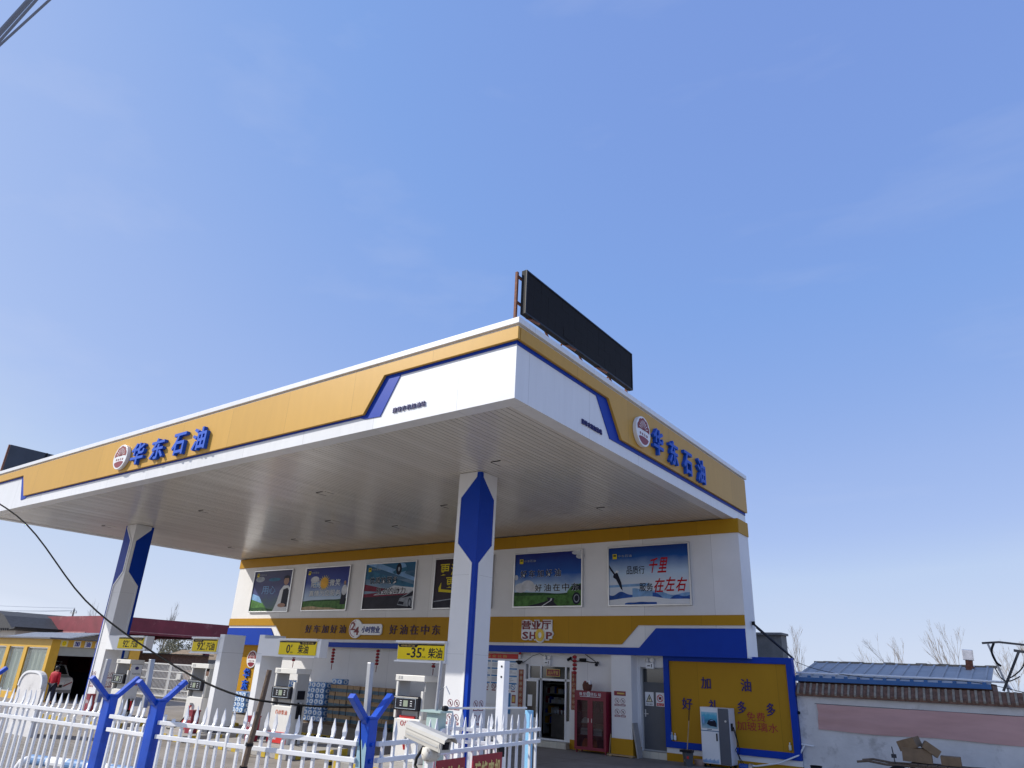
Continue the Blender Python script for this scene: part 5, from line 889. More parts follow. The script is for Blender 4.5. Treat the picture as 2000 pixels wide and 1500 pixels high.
# shed behind the wall
sh = thing('shed', 'low shed with a blue edged ribbed metal roof behind the white wall', 'shed', (-4, WY + 2, GZ)); sx0, sx1 = low(-6.08, 0)[0], -1.36
MB().box(sx0, sx1, WY + .45, WY + 2.5, GZ, 2.525, brick).build('shed_wall', sh); rm = mat('ribbed metal roof', (.44, .43, .42), .65, 0, var=.16, scale=2); bt = mat('blue roof edge', (.03, .13, .34), .5, var=.15)
g = MB(); e0, e1, ez, rz_ = WY + .12, WY + 2.6, 2.50, 2.98; g.poly([(e0, ez), (e1, rz_), (e1, rz_ - .03), (e0, ez - .03)], (V((sx0, 0, 0)), Y, Z, X), 0, sx1 - sx0, rm); x = sx0 + .06
while x < sx1 - .03: g.poly([(e0, ez), (e1, rz_), (e1, rz_ + .035), (e0, ez + .035)], (V((x, 0, 0)), Y, Z, X), 0, .05, rm); x += .33
rf = g.build('roof', sh); g = MB(); g.box(sx0, sx1, e0 - .03, e0 - .001, ez - .11, ez + .0, bt); x = sx0 + .06
while x < sx1 - .08: g.box(x - .02, x + .07, e0 - .03, e0 - .002, ez + .0, ez + .05, bt); x += .33
g.build('roof_edge', rf); g = MB(); rr = random.Random(3); x = sx0
while x < sx1: g.box(x, x + .28, e1 - .05, e1 + .16, rz_ - .02, rz_ + .03 + rr.uniform(0, .03), tile); x += .29
g.build('ridge_tiles', rf)
g = MB(); g.tube([(sx0, e0 + .25, ez + .12), (-4, e0 + .28, ez + .115), (-2.0, e0 + .25, ez + .10), (-1.05, e0 + .2, ez + .07), (-.95, e0 + .18, ez - .1)], .03, whiteP, 8); tag(g.build('roof_pipe', loc=(-4, e0 + .25, ez)), 'thin white pipe lying along the shed roof', 'pipe')
g = MB(); g.tube(smoothpts([V((sx0 - .05, e0 + .5, ez + .42)), V((-5.6, e0 + .4, ez + .22)), V((-4.6, e0 + .15, ez + .08)), V((-3.6, e0 + .08, ez + .05)), V((-2.4, e0 + .1, ez + .07)), V((-1.5, e0 + .05, ez + .02)), V((.2, e0, ez - .25)), V((3, e0 + .3, ez))], 4), .009, t_, 6); tag(g.build('roof_cable', loc=(-4, e0, ez)), 'black cable draped over the eave of the shed roof', 'cable')
t = thing('stove_chimney', 'rusty square chimney topped with a shiny metal box on the shed roof', 'chimney', (-1.98, 24.9, 2.85)); g = MB(); g.T = Matrix.Translation((-1.92, 24.9, 2.82)) @ Matrix.Rotation(.09, 4, 'Y'); g.box(-.085, .085, -.085, .085, 0, .34, rust); g.build('chimney_stack', t); g = MB(); g.T = Matrix.Translation((-1.90, 24.9, 3.14)) @ Matrix.Rotation(.06, 4, 'Y'); g.box(-.13, .13, -.12, .12, 0, .28, mat('shiny tin', (.75, .72, .74), .18, .9, var=.3, scale=6)); g.build('tin_cowl', t, bevel=.01); g = MB(); g.T = Matrix.Translation((-1.92, 24.9, 2.82)); g.box(-.1, .14, -.1, .1, .12, .145, rust); g.build('collar', t)
sp = mat('black painted steel', (.02, .022, .03), .45, var=.2); t = thing('lifting_frame', 'black and grey steel lifting frame with hoses at the end of the shed roof', 'frame', (-1.1, 22.9, GZ)); FYY = 22.95
MB().tube([(-.98, FYY, GZ), (-1.02, FYY, 2.45), (-1.25, FYY, 3.48)], .035, steel, 4).build('upright', t); MB().tube([(-1.38, FYY, 3.50), (-1.0, FYY, 3.53), (.6, FYY + .2, 3.36)], .035, sp, 4).build('top_bar', t); MB().tube([(-1.12, FYY - .1, 2.36), (-.62, FYY - .1, 3.30)], .04, sp, 4).build('brace', t); MB().tube([(-.72, FYY - .1, 3.33), (.6, FYY - .1, 3.12)], .045, sp, 4).build('lower_bar', t)
g = MB(); g.tube(smoothpts([V((-1.12, FYY, 3.5)), V((-1.2, FYY - .05, 3.3)), V((-1.15, FYY - .05, 3.05)), V((-1.06, FYY - .05, 2.95))], 5), .028, rubber, 8); g.build('hose', t); g = MB(); g.tube(smoothpts([V((-.5, FYY - .05, 3.25)), V((-.6, FYY - .05, 2.95)), V((-.85, FYY - .05, 2.72)), V((-1.0, FYY - .05, 2.66))], 5), .016, rubber, 8); g.build('hose', t); g = MB(); g.tube(smoothpts([V((-1.2, FYY - .06, 2.9)), V((-1.1, FYY - .06, 2.65)), V((-.95, FYY - .06, 2.6)), V((-.7, FYY - .06, 2.72))], 5), .014, rubber, 8); g.build('hose', t)
t = thing('concrete_hut', 'stained grey concrete hut with a flat slab roof behind the shop corner', 'hut', (-8.5, 26.5, GZ)); MB().box(-10.4, -7.16, 25.3, 25.9, GZ, 3.80, concreteG).build('wall', t); MB().box(-10.5, -7.1, 25.15, 25.95, 3.80, 3.87, concreteG).build('roof_slab', t)
for q in range(2): pass
g = MB(); g.tube([(-7.25, FY + .55, 3.96), (-6.5, FY + .9, 3.22), (-6.25, FY + .9, 2.98)], .035, sp, 6); g.tube([(-7.2, FY + .6, 3.86), (-6.5, FY + .95, 3.18)], .02, sp, 6); g.lathe([(.05, -.05), (.05, .06)], (-7.26, FY + .55, 3.98), rubber, 10); tag(g.build('roof_strut', loc=(-6.8, FY + .8, 3.5)), 'dark steel strut sloping from the shop corner down to the billboard', 'strut')
g = MB(); g.lathe([(.03, 0), (.045, .01), (.03, .02)], (low(-6.02, 0)[0], LY - .01, 1.55), blackM, 12, -Y); tag(g.build('wall_hook', loc=(low(-6.02, 0)[0], LY, 1.55)), 'small black ring hook at the right edge of the billboard frame', 'hook')
# cart with cartons
t = thing('hand_cart', 'old two wheeled wooden hand cart by the white wall', 'cart', (-3.0, 21.1, GZ)); CYY = 21.1
g = MB()
for s in (-.32, .32): g.tube([(-4.35, CYY + s, .60), (-4.1, CYY + s, .64), (-3.7, CYY + s, .60), (-1.7, CYY + s, .66)], .03, wood, 6)
g.build('shaft', t)
g = MB()
for i in range(7): g.box(-3.2 + i * .2, -3.02 + i * .2, CYY - .36, CYY + .36, .645, .675, wood)
g.build('deck', t)
for s in (-.42, .42):
    g = MB(); c = V((-3.42, CYY + s, .28)); N_ = 28; g.tube([c + V((.30 * math.cos(i * 2 * math.pi / N_), 0, .30 * math.sin(i * 2 * math.pi / N_))) for i in range(N_ + 1)], .035, rubber, 8); w_ = g.build('wheel', t)
    g = MB()
    for i in range(10): g.tube([c, c + V((.28 * math.cos(i * .628), 0, .28 * math.sin(i * .628)))], .006, steel, 5)
    g.lathe([(.04, -.05), (.04, .05)], c, steel, 10, Y); g.build('spokes', w_)
MB().tube([(-3.42, CYY - .46, .28), (-3.42, CYY + .46, .28)], .02, steel, 8).build('axle', t)
g = MB(); g.tube([(-3.50, CYY - .3, .6), (-3.53, CYY - .3, 1.0)], .012, sp, 6); g.box(-3.56, -3.46, CYY - .34, CYY - .26, .76, .84, sp); g.build('brake_lever', t)
shadec = mat('shaded cardboard', (.25, .165, .095), .9, var=.2, scale=5)  # darker cardboard, the shade on the cart put into its colour
def carton(c, s, rx, ry, rz, lab, flap=False):
    t = thing('cardboard_box', lab, 'cardboard box', c, 'loose cardboard boxes on the cart'); a, b, h = s
    g = MB(); g.box(-a / 2, a / 2, -b / 2, b / 2, 0, h, shadec); g.build('box_body', t, bevel=.004) if False else None
    bm = MB(); bm.box(-a / 2, a / 2, -b / 2, b / 2, 0, h, shadec); o_ = bm.build('box_body', t); o_.location = (0, 0, 0)
    o_.data.transform(Matrix.Translation(V(c))); 
    g = MB(); g.box(-a / 2, a / 2, -.012, .012, h + .0005, h + .002, mat('brown tape', (.28, .19, .10), .4)); o2 = g.build('tape', o_); o2.data.transform(Matrix.Translation(V(c)))
    if flap: g = MB(); g.box(a / 2, a / 2 + .006, -b / 2, b / 2, h - .16, h, shadec); o3 = g.build('flap', o_); o3.data.transform(Matrix.Translation(V(c)) @ Matrix.Rotation(.4, 4, 'Y'))
    t.rotation_euler = (rx, ry, rz)
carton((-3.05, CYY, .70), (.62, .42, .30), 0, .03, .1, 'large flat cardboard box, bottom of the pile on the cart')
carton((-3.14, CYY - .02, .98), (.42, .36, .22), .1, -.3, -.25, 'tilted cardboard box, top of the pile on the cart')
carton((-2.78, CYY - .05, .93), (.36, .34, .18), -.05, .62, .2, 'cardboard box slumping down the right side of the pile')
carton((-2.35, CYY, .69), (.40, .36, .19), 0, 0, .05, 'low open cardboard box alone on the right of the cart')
g = MB(); g.lathe([(.11, 0), (.145, .34), (.155, .36), (.14, .35), (.12, .05)], (-5.62, 21.9, GZ), blackM, 18); t = thing('black_bucket', 'black plastic bucket on the ground near the billboard right end', 'bucket', (-5.62, 21.9, GZ)); g.build('bucket_body', t, smooth=False); MB().tube([(-5.76, 21.9, .28), (-5.68, 21.78, .22), (-5.6, 21.76, .12), (-5.54, 21.78, .2), (-5.48, 21.9, .28)], .008, whiteP, 6).build('handle', t)
# ---------------------------------------------------------------- left: car wash with van and attendant
cwY = mat('car wash yellow', (.66, .38, .03), .5, var=.1); cw = thing('car_wash', 'yellow car wash building with curtained windows and an open bay', 'building', (-43, 18, GZ)); WX, WYF = -40.0, 16.58; H = 2.80
curt = mat('pale green curtain', (.50, .56, .47), .8, var=.25, scale=9, stretch=(3, 3, .1)); maroon = mat('dark red interior', (.10, .012, .016), .7)
g = MB(); g.box(-54, WX, WYF, WYF + .25, 2.40, H, cwY); g.box(WX - .3, WX, WYF + .25, WYF + .42, GZ, H, cwY); g.box(WX - .3, WX, WYF, WYF + .25, GZ, 2.40, cwY); g.box(WX - .3, WX, WYF + .42, 21.1, 2.46, H, cwY); g.box(WX - .3, WX, 20.55, 21.1, GZ, 2.46, cwY); g.box(-54, WX - .3, WYF + .02, WYF + .24, GZ, .25, cwY); g.box(-54, WX - .3, 21.0, 21.25, GZ, H, maroon); g.box(-54.2, -54, WYF, 21.25, GZ, H, maroon)
for x in (-42.85, -45.05, -47.2, -49.4, -51.6): g.box(x - .22, x + .18, WYF - .005, WYF + .2, .25, 2.40, cwY)
g.build('wall', cw)
MB().box(WX - .12, WX - .06, WYF + .42, 20.55, 2.05, 2.46, mat('shutter grey', (.36, .38, .36), .6, var=.1)).build('roller_shutter', cw)
MB().box(-47, -46.9, WYF + .3, 20.9, GZ, 2.5, maroon).build('partition', cw); MB().box(-46.9, WX - .3, 20.6, 20.98, GZ, 2.05, mat('interior navy', (.012, .016, .05), .8)).build('inner_wall', cw); MB().box(-46.8, -44, 20.55, 20.59, 1.2, 2.3, maroon).build('inner_panel', cw)
MB().box(-54.4, WX + .25, WYF - .25, 21.4, H, H + .07, mat('roof edge grey', (.12, .12, .13), .7)).build('roof_slab', cw)
g = MB(); x = -50.0
while x < -41.5: g.poly([(18.0, 2.88), (19.6, 3.22), (19.6, 3.26), (18.0, 2.92)], (V((x, 0, 0)), Y, Z, X), 0, .13, steel); x += .22
g.poly([(18.0, 2.88), (19.6, 3.20), (19.6, 3.22), (18.0, 2.90)], (V((-50, 0, 0)), Y, Z, X), 0, 8.6, steel); g.build('corrugated_roof', cw)
for a, b in ((-42.63, -40.3), (-44.87, -43.07), (-47.02, -45.27), (-49.2, -47.42), (-51.4, -49.62), (-53.9, -51.82)):
    g = MB(); g.frame(a, b, .25, 2.40, .05, PF(WYF + .1), -.05, .05, alu); w_ = g.build('window', cw); gl2 = mat('window glass', (.5, .55, .52), .04, var=0, spec=.6); gl2.node_tree.nodes['Principled BSDF'].inputs['Alpha'].default_value = .18
    MB().rect(a + .04, b - .04, .29, 2.36, PF(WYF + .1), -.01, 0, gl2).build('pane', w_); n = int((b - a) / .05); vs = []; fs = []
    for i in range(n + 1): x = a + .02 + (b - a - .04) * i / n; y = WYF + .22 + .025 * math.sin(i * 1.9); vs += [(x, y, .27), (x, y, 2.38)]
    fs = [(2 * i, 2 * i + 2, 2 * i + 3, 2 * i + 1) for i in range(n)]; MB().add(vs, fs, curt).build('curtain', w_)
p = PR(WX); g = MB(); g.rect(16.98, 17.32, 2.47, 2.77, p, .001, .012, mat('smiley card', (.75, .68, .35), .5)); g.ell(17.15, 2.62, .11, .12, p, .012, .016, yellow); 
for s in (-.04, .04): g.ell(17.15 + s, 2.65, .014, .02, p, .016, .018, ink, 8)
g.line(17.10, 2.58, 17.20, 2.58, .012, p, .016, .018, ink); cb = mat('cobalt letter', (.02, .03, .28), .5)
for ch, y in (('加', 17.62), ('油', 18.16), ('免', 18.68), ('费', 19.2), ('洗', 19.7), ('车', 20.2)): g.rect(y - .02, y + .32, 2.47, 2.77, p, .001, .012, paper); g.text(ch, y + .03, y + .27, 2.50, 2.74, p, .012, .016, cb, .04)
g.build('free_wash_lettering', cw)
# van
vw = mat('van white', (.62, .63, .64), .3, var=.05, coat=.4); vn = thing('van', 'white van with roof rack parked inside the car wash bay', 'van', (-43, 17.75, GZ)); vy0, vy1 = 17.05, 18.5
prof = [(-41.0, .32), (-40.98, .85), (-41.15, 1.02), (-41.6, 1.12), (-42.2, 1.60), (-44.8, 1.66), (-45.1, 1.5), (-45.2, .9), (-45.2, .32)]
plv = (V((0, vy0, 0)), X, Z, -Y); MB().poly(prof, plv, -(vy1 - vy0), 0, vw).build('van_body', vn, bevel=.05)
g = MB(); g.add([(-41.59, vy0 + .1, 1.165), (-41.59, vy1 - .1, 1.165), (-42.12, vy1 - .16, 1.575), (-42.12, vy0 + .16, 1.575)], [(0, 1, 2, 3)], glassD); g.build('windscreen', vn)
for s, y in ((-1, vy0 - .004), (1, vy1 + .004)):
    g = MB(); g.poly([(-42.0, 1.15), (-42.35, 1.52), (-43.2, 1.55), (-43.2, 1.12)], (V((0, y, 0)), X, Z, Y * s), -.004, .004, glassD); g.poly([(-43.3, 1.12), (-43.3, 1.55), (-44.6, 1.55), (-44.8, 1.12)], (V((0, y, 0)), X, Z, Y * s), -.004, .004, glassD); g.build('side_window', vn)
for y in (vy0 + .12, vy1 - .42): g = MB(); g.poly([(y, .72), (y + .3, .72), (y + .27, .9), (y + .02, .86)], PR(-40.96), -.05, .005, mat('headlamp', (.5, .5, .5), .1)); g.build('headlight', vn)
g = MB(); g.rect(vy0 + .5, vy1 - .5, .55, .68, PR(-40.97), -.03, .004, blackM); g.poly([(vy1 - .5, .62), (vy1 - .06, .85), (vy1 - .06, .8), (vy1 - .4, .6)], PR(-40.96), 0, .008, dred); g.build('grille', vn); MB().box(-41.02, -40.92, vy0 + .03, vy1 - .03, .3, .45, mat('bumper grey', (.2, .2, .21), .5)).build('bumper', vn)
g = MB()
for y in (vy0 + .15, vy1 - .15): g.tube([(-42.5, y, 1.74), (-44.7, y, 1.78)], .02, steel, 6)
for x in (-42.6, -43.3, -44.0, -44.6): g.tube([(x, vy0 + .15, 1.76), (x, vy1 - .15, 1.76)], .015, steel, 6); g.tube([(x, vy0 + .15, 1.60), (x, vy0 + .15, 1.76)], .012, steel, 5); g.tube([(x, vy1 - .15, 1.60), (x, vy1 - .15, 1.76)], .012, steel, 5)
g.build('roof_rack', vn)
for x in (-41.75, -44.4):
    for y in (vy0 + .08, vy1 - .08): g = MB(); g.lathe([(.2, -.09), (.28, -.07), (.28, .07), (.2, .09)], (x, y, GZ + .28), rubber, 20, Y); w_ = g.build('wheel', vn); MB().lathe([(.18, -.095), (.18, .095)], (x, y, GZ + .28), alu, 14, Y).build('rim', w_)
# attendant (walking pose, seen from behind)
def skinmesh(name, pts, edges, rad, m, parent, sub=2):
    me = bpy.data.meshes.new(name); me.from_pydata([tuple(p) for p in pts], edges, []); me.materials.append(m); o_ = bpy.data.objects.new(name, me); COL.objects.link(o_)
    if parent: o_.parent = parent
    if not me.skin_vertices: 
        bpy.context.view_layer.objects.active = o_
    md = o_.modifiers.new('skin', 'SKIN'); md.use_smooth_shade = True
    if not me.skin_vertices: me.attributes.new('skin', 'FLOAT_VECTOR', 'POINT') if False else None
    for i, r in enumerate(rad):
        sv = me.skin_vertices[0].data[i]; sv.radius = (r, r) if not isinstance(r, tuple) else r; sv.use_root = i == 0
    sb = o_.modifiers.new('smooth', 'SUBSURF'); sb.levels = sub; sb.render_levels = sub; return o_
pr = thing('person', 'person in red jacket and dark trousers standing by the car wash bay', 'person', (0, 0, 0))
body_p = [(0, 0, .95), (0, 0, 1.15), (0, .01, 1.36), (0, .02, 1.47), (0, .03, 1.56), (0, .035, 1.66), (.10, 0, .90), (.11, .02, .48), (.11, -.02, .09), (.115, .12, .04), (-.10, 0, .90), (-.11, .0, .48), (-.11, -.06, .09), (-.115, .08, .04), (.19, .01, 1.40), (.235, .0, 1.12), (.22, .07, .88), (.215, .10, .80), (-.19, .01, 1.40), (-.235, .0, 1.12), (-.22, .10, .90), (-.215, .14, .83)]
body_e = [(0, 1), (1, 2), (2, 3), (3, 4), (4, 5), (0, 6), (6, 7), (7, 8), (8, 9), (0, 10), (10, 11), (11, 12), (12, 13), (2, 14), (14, 15), (15, 16), (16, 17), (2, 18), (18, 19), (19, 20), (20, 21)]
body_r = [.14, .13, .14, .055, .085, .075, .085, .058, .042, .035, .085, .058, .042, .035, .052, .040, .030, .032, .052, .040, .030, .032]
bo = skinmesh('body', body_p, body_e, body_r, skin, pr)
jk = mat('red jacket', (.56, .008, .025), .7, var=.2, scale=14)
ja = skinmesh('jacket', [(0, 0, .86), (0, 0, 1.12), (0, .01, 1.35), (0, .015, 1.54), (.20, .01, 1.40), (.245, 0, 1.12), (.23, .06, .90), (-.20, .01, 1.40), (-.245, 0, 1.12), (-.23, .085, .92)], [(0, 1), (1, 2), (2, 3), (2, 4), (4, 5), (5, 6), (2, 7), (7, 8), (8, 9)], [(.19, .15), (.18, .14), (.19, .14), .095, .07, .06, .048, .07, .06, .048], jk, pr)
tr = skinmesh('trousers', [(0, 0, .97), (.10, 0, .88), (.11, .02, .48), (.11, -.02, .12), (-.10, 0, .88), (-.11, 0, .48), (-.11, -.06, .12)], [(0, 1), (1, 2), (2, 3), (0, 4), (4, 5), (5, 6)], [.155, .105, .08, .065, .105, .08, .065], mat('dark trousers', (.012, .014, .035), .8, var=.2), pr)
MB().lathe([(.03, -.10), (.085, -.07), (.105, 0), (.095, .06), (.06, .10), (.01, .115)], (0, .01, 1.66), mat('black hair', (.008, .007, .007), .6), 14).build('hair', pr, smooth=True)
g = MB()
for s in (.11, -.11): g.lathe([(.035, 0), (.05, .02), (.048, .06), (.03, .09)], (s, .05 if s > 0 else .01, 0), blackM, 10, Z); g.box(s - .045, s + .045, .02 if s > 0 else -.02, .17 if s > 0 else .13, 0, .055, blackM)
g.build('shoes', pr, bevel=.015)
pr.location = (-38.3, 16.42, GZ); pr.rotation_euler = (0, 0, .5); pr.scale = (.94, .94, .94)
# gates and buildings farther back
gt = mat('gate white', (.72, .72, .70), .5, var=.1)
for a, b, l in ((-45.0, -41.75, 'white barred yard gate, left leaf'), (-41.7, -38.1, 'white barred yard gate, right leaf')):
    t = thing('yard_gate', l, 'gate', ((a + b) / 2, 24, GZ)); MB().frame(a, b, .08, 1.86, .07, PF(24), -.06, 0, gt).build('gate_frame', t)
    g = MB(); x = a + .12
    while x < b - .05: g.box(x - .012, x + .012, 24.012, 24.036, .14, 1.80, gt); x += .14
    g.build('bars', t); g = MB()
    for z in (.45, 1.0, 1.4): g.box(a + .07, b - .07, 24.0, 24.011, z, z + .05, gt)
    g.build('cross_rail', t); MB().box(a + .9, a + 1.3, 23.93, 23.99, 1.05, 1.35, gt).build('lock_plate', t)
MB_ = MB().box(-46.4, -37.0, 24.3, 24.5, GZ, .12, concreteG); tag(MB_.build('gate_kerb', loc=(-42, 24.4, GZ)), 'low grey concrete kerb under the white barred gates', 'kerb')
t = thing('white_hut', 'small white walled hut with a wall camera right of the barred gates', 'hut', (-36.5, 25, GZ)); MB().box(-37.9, -34.6, 24.4, 27, GZ, 2.62, wallm).build('wall', t); MB().box(-38.0, -34.55, 24.3, 27.1, 2.62, 2.70, concreteG).build('roof_slab', t); g = MB(); g.lathe([(.05, -.14), (.06, .12), (.04, .14)], (-38.05, 24.3, 1.9), white, 10, V((-.6, -1, -.2))); g.box(-38.1, -37.9, 24.32, 24.42, 1.7, 1.85, white); g.build('wall_camera', t)
MB_ = MB().box(-58.0, -44.5, 29, 29.25, GZ, 1.42, brick); tag(MB_.build('yard_wall', loc=(-51, 29, GZ)), 'low brick yard wall seen through the white barred gates', 'wall')
mr = mat('faded red fascia', (.22, .028, .045), .6, var=.3, scale=.8, stain=((.36, .13, .13), .7, .60)); t = thing('red_canopy', 'faded dark red flat canopy on posts beyond the car wash', 'canopy', (-58, 30, GZ))
g = MB(); g.box(-64.2, -52.9, 25, 25.4, 3.42, 4.68, mr); g.box(-53.3, -52.9, 25.4, 34.9, 3.60, 4.72, mr); g.box(-64.2, -63.8, 25.4, 34.9, 3.5, 4.7, mr); g.box(-63.8, -53.3, 34.5, 34.9, 3.6, 4.7, mr); g.box(-63.8, -53.3, 25.4, 34.5, 3.9, 4.0, concreteG); g.build('fascia', t)
g = MB(); lt = mat('peeling trim', (.48, .22, .21), .6, var=.3, scale=2); g.box(-62.0, -55.5, 24.95, 24.999, 3.50, 3.60, lt); g.box(-52.899, -52.85, 25.3, 34.8, 3.72, 3.78, lt); g.build('peeling_trim', t)
for x, y in ((-53.4, 33.4), (-63.4, 33.4), (-63.4, 25.8), (-53.9, 26.0)): MB().box(x - .18, x + .18, y - .18, y + .18, GZ, 3.9, mr).build('post', t)
t = thing('brick_hut', 'low old brick hut behind the barred gates', 'hut', (-55, 31, GZ)); MB().box(-58.4, -52.3, 30, 33, GZ, 2.36, brick).build('wall', t); MB().poly([(29.8, 2.365), (33.2, 2.37), (33.2, 2.44), (29.8, 2.42)], (V((-58.7, 0, 0)), Y, Z, X), 0, 6.7, mat('tar roof', (.05, .045, .04), .9, var=.3)).build('roof', t)
tl = mat('thatch tile', (.26, .19, .12), .95, var=.5, scale=5, bump=.5, bscale=9); t = thing('tiled_house', 'low house with a shaggy brown tiled roof behind the barred gates', 'house', (-60, 38, GZ)); MB().box(-66, -55.5, 36, 42, GZ, 1.75, brick).build('wall', t); MB().poly([(35.5, 1.6), (39, 2.85), (42.5, 1.6), (42.5, 1.5), (39, 2.72), (35.5, 1.5)], (V((-66.4, 0, 0)), Y, Z, X), 0, 11.6, tl).build('roof', t)
dk = mat('dark grey roof tile', (.045, .048, .055), .8, var=.35, scale=4); t = thing('pavilion', 'traditional house with dark upturned tiled roof at the far left', 'house', (-68, 24, GZ)); MB().box(-76, -60.9, 22.6, 29, GZ, 3.6, wallm).build('wall', t)
P = [(-59.1, 3.72), (-59.6, 3.62), (-60.6, 4.05), (-61.6, 4.5), (-63.2, 4.85), (-76, 5.0), (-76, 3.5), (-60.4, 3.5), (-59.2, 3.6)]; MB().poly(P, PF(21.8), -7.8, 0, dk).build('roof', t); g = MB(); x = -76
while x < -60.2: g.box(x, x + .1, 21.72, 21.79, 3.45, 3.62, dk); x += .35
g.build('eave_tiles', t)
# ---------------------------------------------------------------- trees, poles and far wires
def bare_tree(seed, h, lab, cat='tree', lean=0, spread=.55, depth=5, m=bark, group='bare trees beyond the roofs', base=.12, name='bare_tree'):
    r = random.Random(seed); t = thing(name, lab, cat, (0, 0, 0), group); tr_ = MB(); tw = MB()
    def br(p, d, l, rad, k):
        pts = [p]; q = p.copy(); dd = d.copy()
        for i in range(3): dd = (dd + V((r.uniform(-.12, .12) + lean * .10, r.uniform(-.12, .12), .04))).normalized(); q = q + dd * l / 3; pts.append(q.copy())
        (tr_ if k >= depth - 1 else tw).tube(pts, rad, m, 5 if k >= depth - 1 else 3, r1=rad * .62)
        if k <= 0: return
        for i in range(3 if k > 1 else 4):
            a = r.uniform(0, 6.283); sp_ = r.uniform(.25, 1) * spread; nd = (dd + V((math.cos(a) * sp_, math.sin(a) * sp_, .15))).normalized()
            br(pts[r.choice((1, 2, 3))] if i else q, nd, l * r.uniform(.55, .8), max(rad * .52, .004), k - 1)
    br(V((0, 0, 0)), V((lean * .2, 0, 1)).normalized(), h * .36, base, depth); tr_.build('trunk', t); tw.build('crown', t); return t
def put(t, x, y, z=GZ): t.location = (x, y, z); return t
for (sd, x, y, h, ln, sp, dp, lab) in ((1, -11.7, 45, 5.4, 0, .45, 5, 'tall thin bare tree right of the grey concrete hut'), (2, -10.2, 46, 4.9, -1.5, .4, 4, 'small wind bent bare tree next to the concrete hut tree'), (3, -9.3, 45, 4.9, -2.6, .5, 5, 'bushy wind swept bare tree leaning left above the blue roof'), (4, -6.4, 45, 4.9, -.4, .7, 5, 'wide bare tree above the middle of the blue roof'), (5, -5.0, 45, 4.8, -2.4, .45, 5, 'wind swept bare tree between the wide one and the chimney'), (6, -3.9, 45, 6.0, -.3, .4, 5, 'tall forked bare tree left of the shiny chimney'), (7, -1.3, 44, 5.7, 0, .7, 6, 'dense bare tree behind the black lifting frame'), (8, -8.1, 50, 4.9, -.6, .6, 4, 'low bare tree behind the wide one above the roof')):
    put(bare_tree(sd, h, lab, lean=ln, spread=sp, depth=dp, m=mat('pale twig', (.33, .275, .215), .9, var=.2), base=.06), x, y)
for (sd, x, y, h, lab) in ((11, -108, 60, 9.6, 'bare treetop showing above the right part of the red canopy'), (12, -131, 60, 9.6, 'bare treetop showing above the red canopy beside the column'), (13, -104.5, 58, 8.3, 'thin bare treetop close to the white shop corner')): put(bare_tree(sd, h, lab, spread=.3, depth=5, base=.14), x, y)
def bush_tree(seed, h, w, n, lab, m=leaf):
    r = random.Random(seed); t = thing('leafy_tree', lab, 'tree', (0, 0, 0), 'olive trees behind the tiled house'); g = MB(); g.tube([(0, 0, 0), (.1, 0, h * .3), (0, .1, h * .6)], .16, bark, 6, r1=.06)
    cl = [(r.uniform(-w, w), r.uniform(-w, w) * .6, h * r.uniform(.35, .9), r.uniform(.5, 1.0)) for _ in range(14)]
    for c in cl: g.tube([(0, 0, h * .35), (c[0] * .5, c[1] * .5, c[2] * .8), (c[0], c[1], c[2])], .05, bark, 4, r1=.01)
    g.build('trunk', t); f = MB(); vs = []; fs = []
    for i in range(n):
        c = r.choice(cl); a, b = r.uniform(0, 6.28), math.acos(r.uniform(-1, 1)); q = c[3] * r.random() ** .5; p = V((c[0] + q * math.sin(b) * math.cos(a), c[1] + q * math.sin(b) * math.sin(a), c[2] + q * math.cos(b) * .8)); s = r.uniform(.04, .11)
        u = V((r.uniform(-1, 1), r.uniform(-1, 1), r.uniform(-1, 1))).normalized(); v = u.orthogonal().normalized(); k = len(vs); vs += [p + u * s, p + v * s * .5, p - u * s, p - v * s * .5]; fs.append((k, k + 1, k + 2, k + 3))
    f.add(vs, fs, m); f.build('crown', t); return t
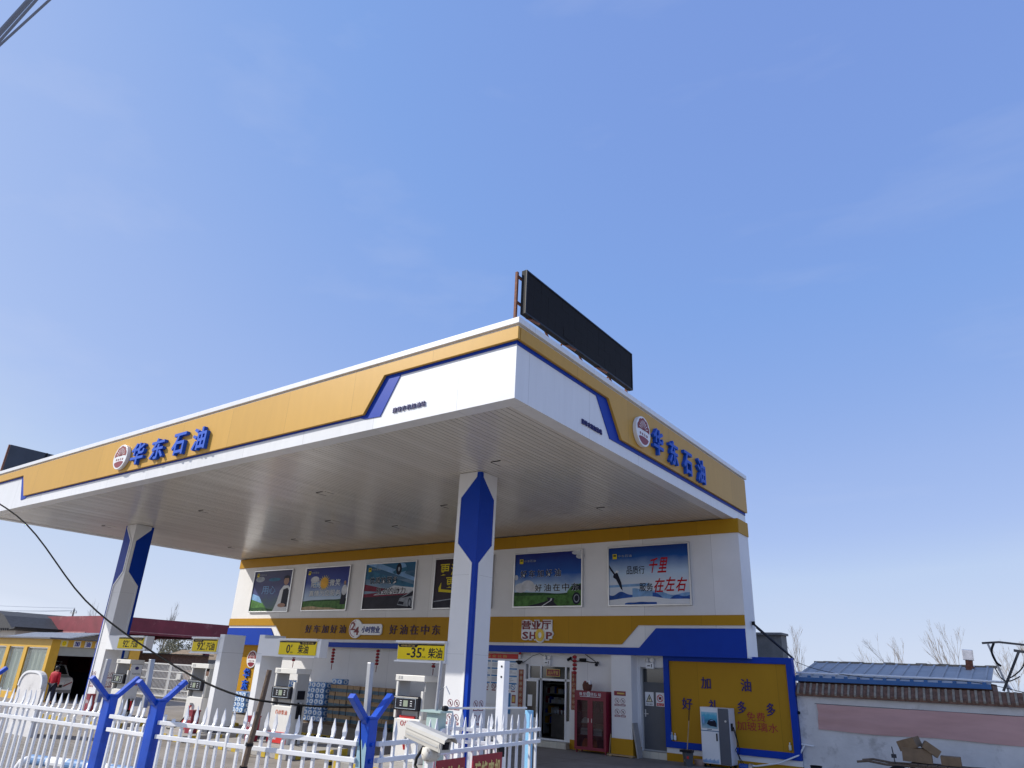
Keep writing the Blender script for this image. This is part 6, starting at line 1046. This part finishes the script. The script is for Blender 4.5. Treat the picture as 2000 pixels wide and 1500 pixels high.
for (sd, x, y, h, w, n, lab) in ((1, -88, 50, 5.0, 2.4, 4200, 'olive green tree behind the brick hut, left of three'), (2, -82.5, 50, 5.4, 2.6, 4400, 'olive green tree behind the tiled house, middle of three'), (3, -76.5, 50, 4.6, 2.4, 3800, 'olive green tree behind the tiled house, right of three')): put(bush_tree(sd, h, w, n, lab), x, y)
r = random.Random(5); g = MB(); vs = []; fs = []
for i in range(9000):
    x = r.uniform(-60, 60); y = r.uniform(62, 76); hh = (1.0 + .8 * math.sin(x * .21) * math.sin(x * .083 + 2)) * 1.6; p = V((x * 1.0 - 10, y, r.random() ** 1.4 * max(.4, hh) + GZ)); s = r.uniform(.1, .28); u = V((r.uniform(-.6, .6), r.uniform(-.6, .6), 1)).normalized(); v = u.orthogonal().normalized(); k = len(vs); vs += [p + u * s, p + v * s * .3, p - u * s, p - v * s * .3]; fs.append((k, k + 1, k + 2, k + 3))
g.add(vs, fs, drygrass); s_ = g.build('far_scrub'); s_['kind'] = 'stuff'; s_['label'] = 'dry tan scrub along the far field edge behind the wall'; s_['category'] = 'scrub'
t = thing('utility_pole', 'distant utility pole with crossarm above the red canopy', 'utility pole', (-139.6, 60, GZ)); MB().tube([(-139.6, 60, GZ), (-139.6, 60, 9.2)], .14, concreteG, 8).build('pole_shaft', t); MB().box(-140.8, -138.4, 59.95, 60.05, 8.5, 8.65, steel).build('crossarm', t)
for x in (-140.6, -139.6, -138.6): MB().lathe([(.06, 0), (.09, .15), (.05, .3)], (x, 60, 8.65 if x != -139.6 else 9.2), wh, 8).build('insulator', t)
for i, (z, l) in enumerate(((8.95, 'uppermost far wire running left from the utility pole'), (8.95, 'middle far wire running left from the utility pole'), (9.4, 'lowest far wire running left from the utility pole'))):
    x = (-140.6, -138.6, -139.6)[i]; g = MB(); P = [V((x, 60, z))]; 
    for k in range(1, 9): s = k / 8; P.append(V((x - 45 * s, 60 - 28 * s, z + 1.2 * s * (i - .6) - 3.0 * s * (1 - s))))
    g.tube(P, .025, MATS['wire grey'], 5); tag(g.build('far_wire', loc=P[0]), l, 'wire', 'far wires at the utility pole')
bpy.data.objects.remove(_tob)
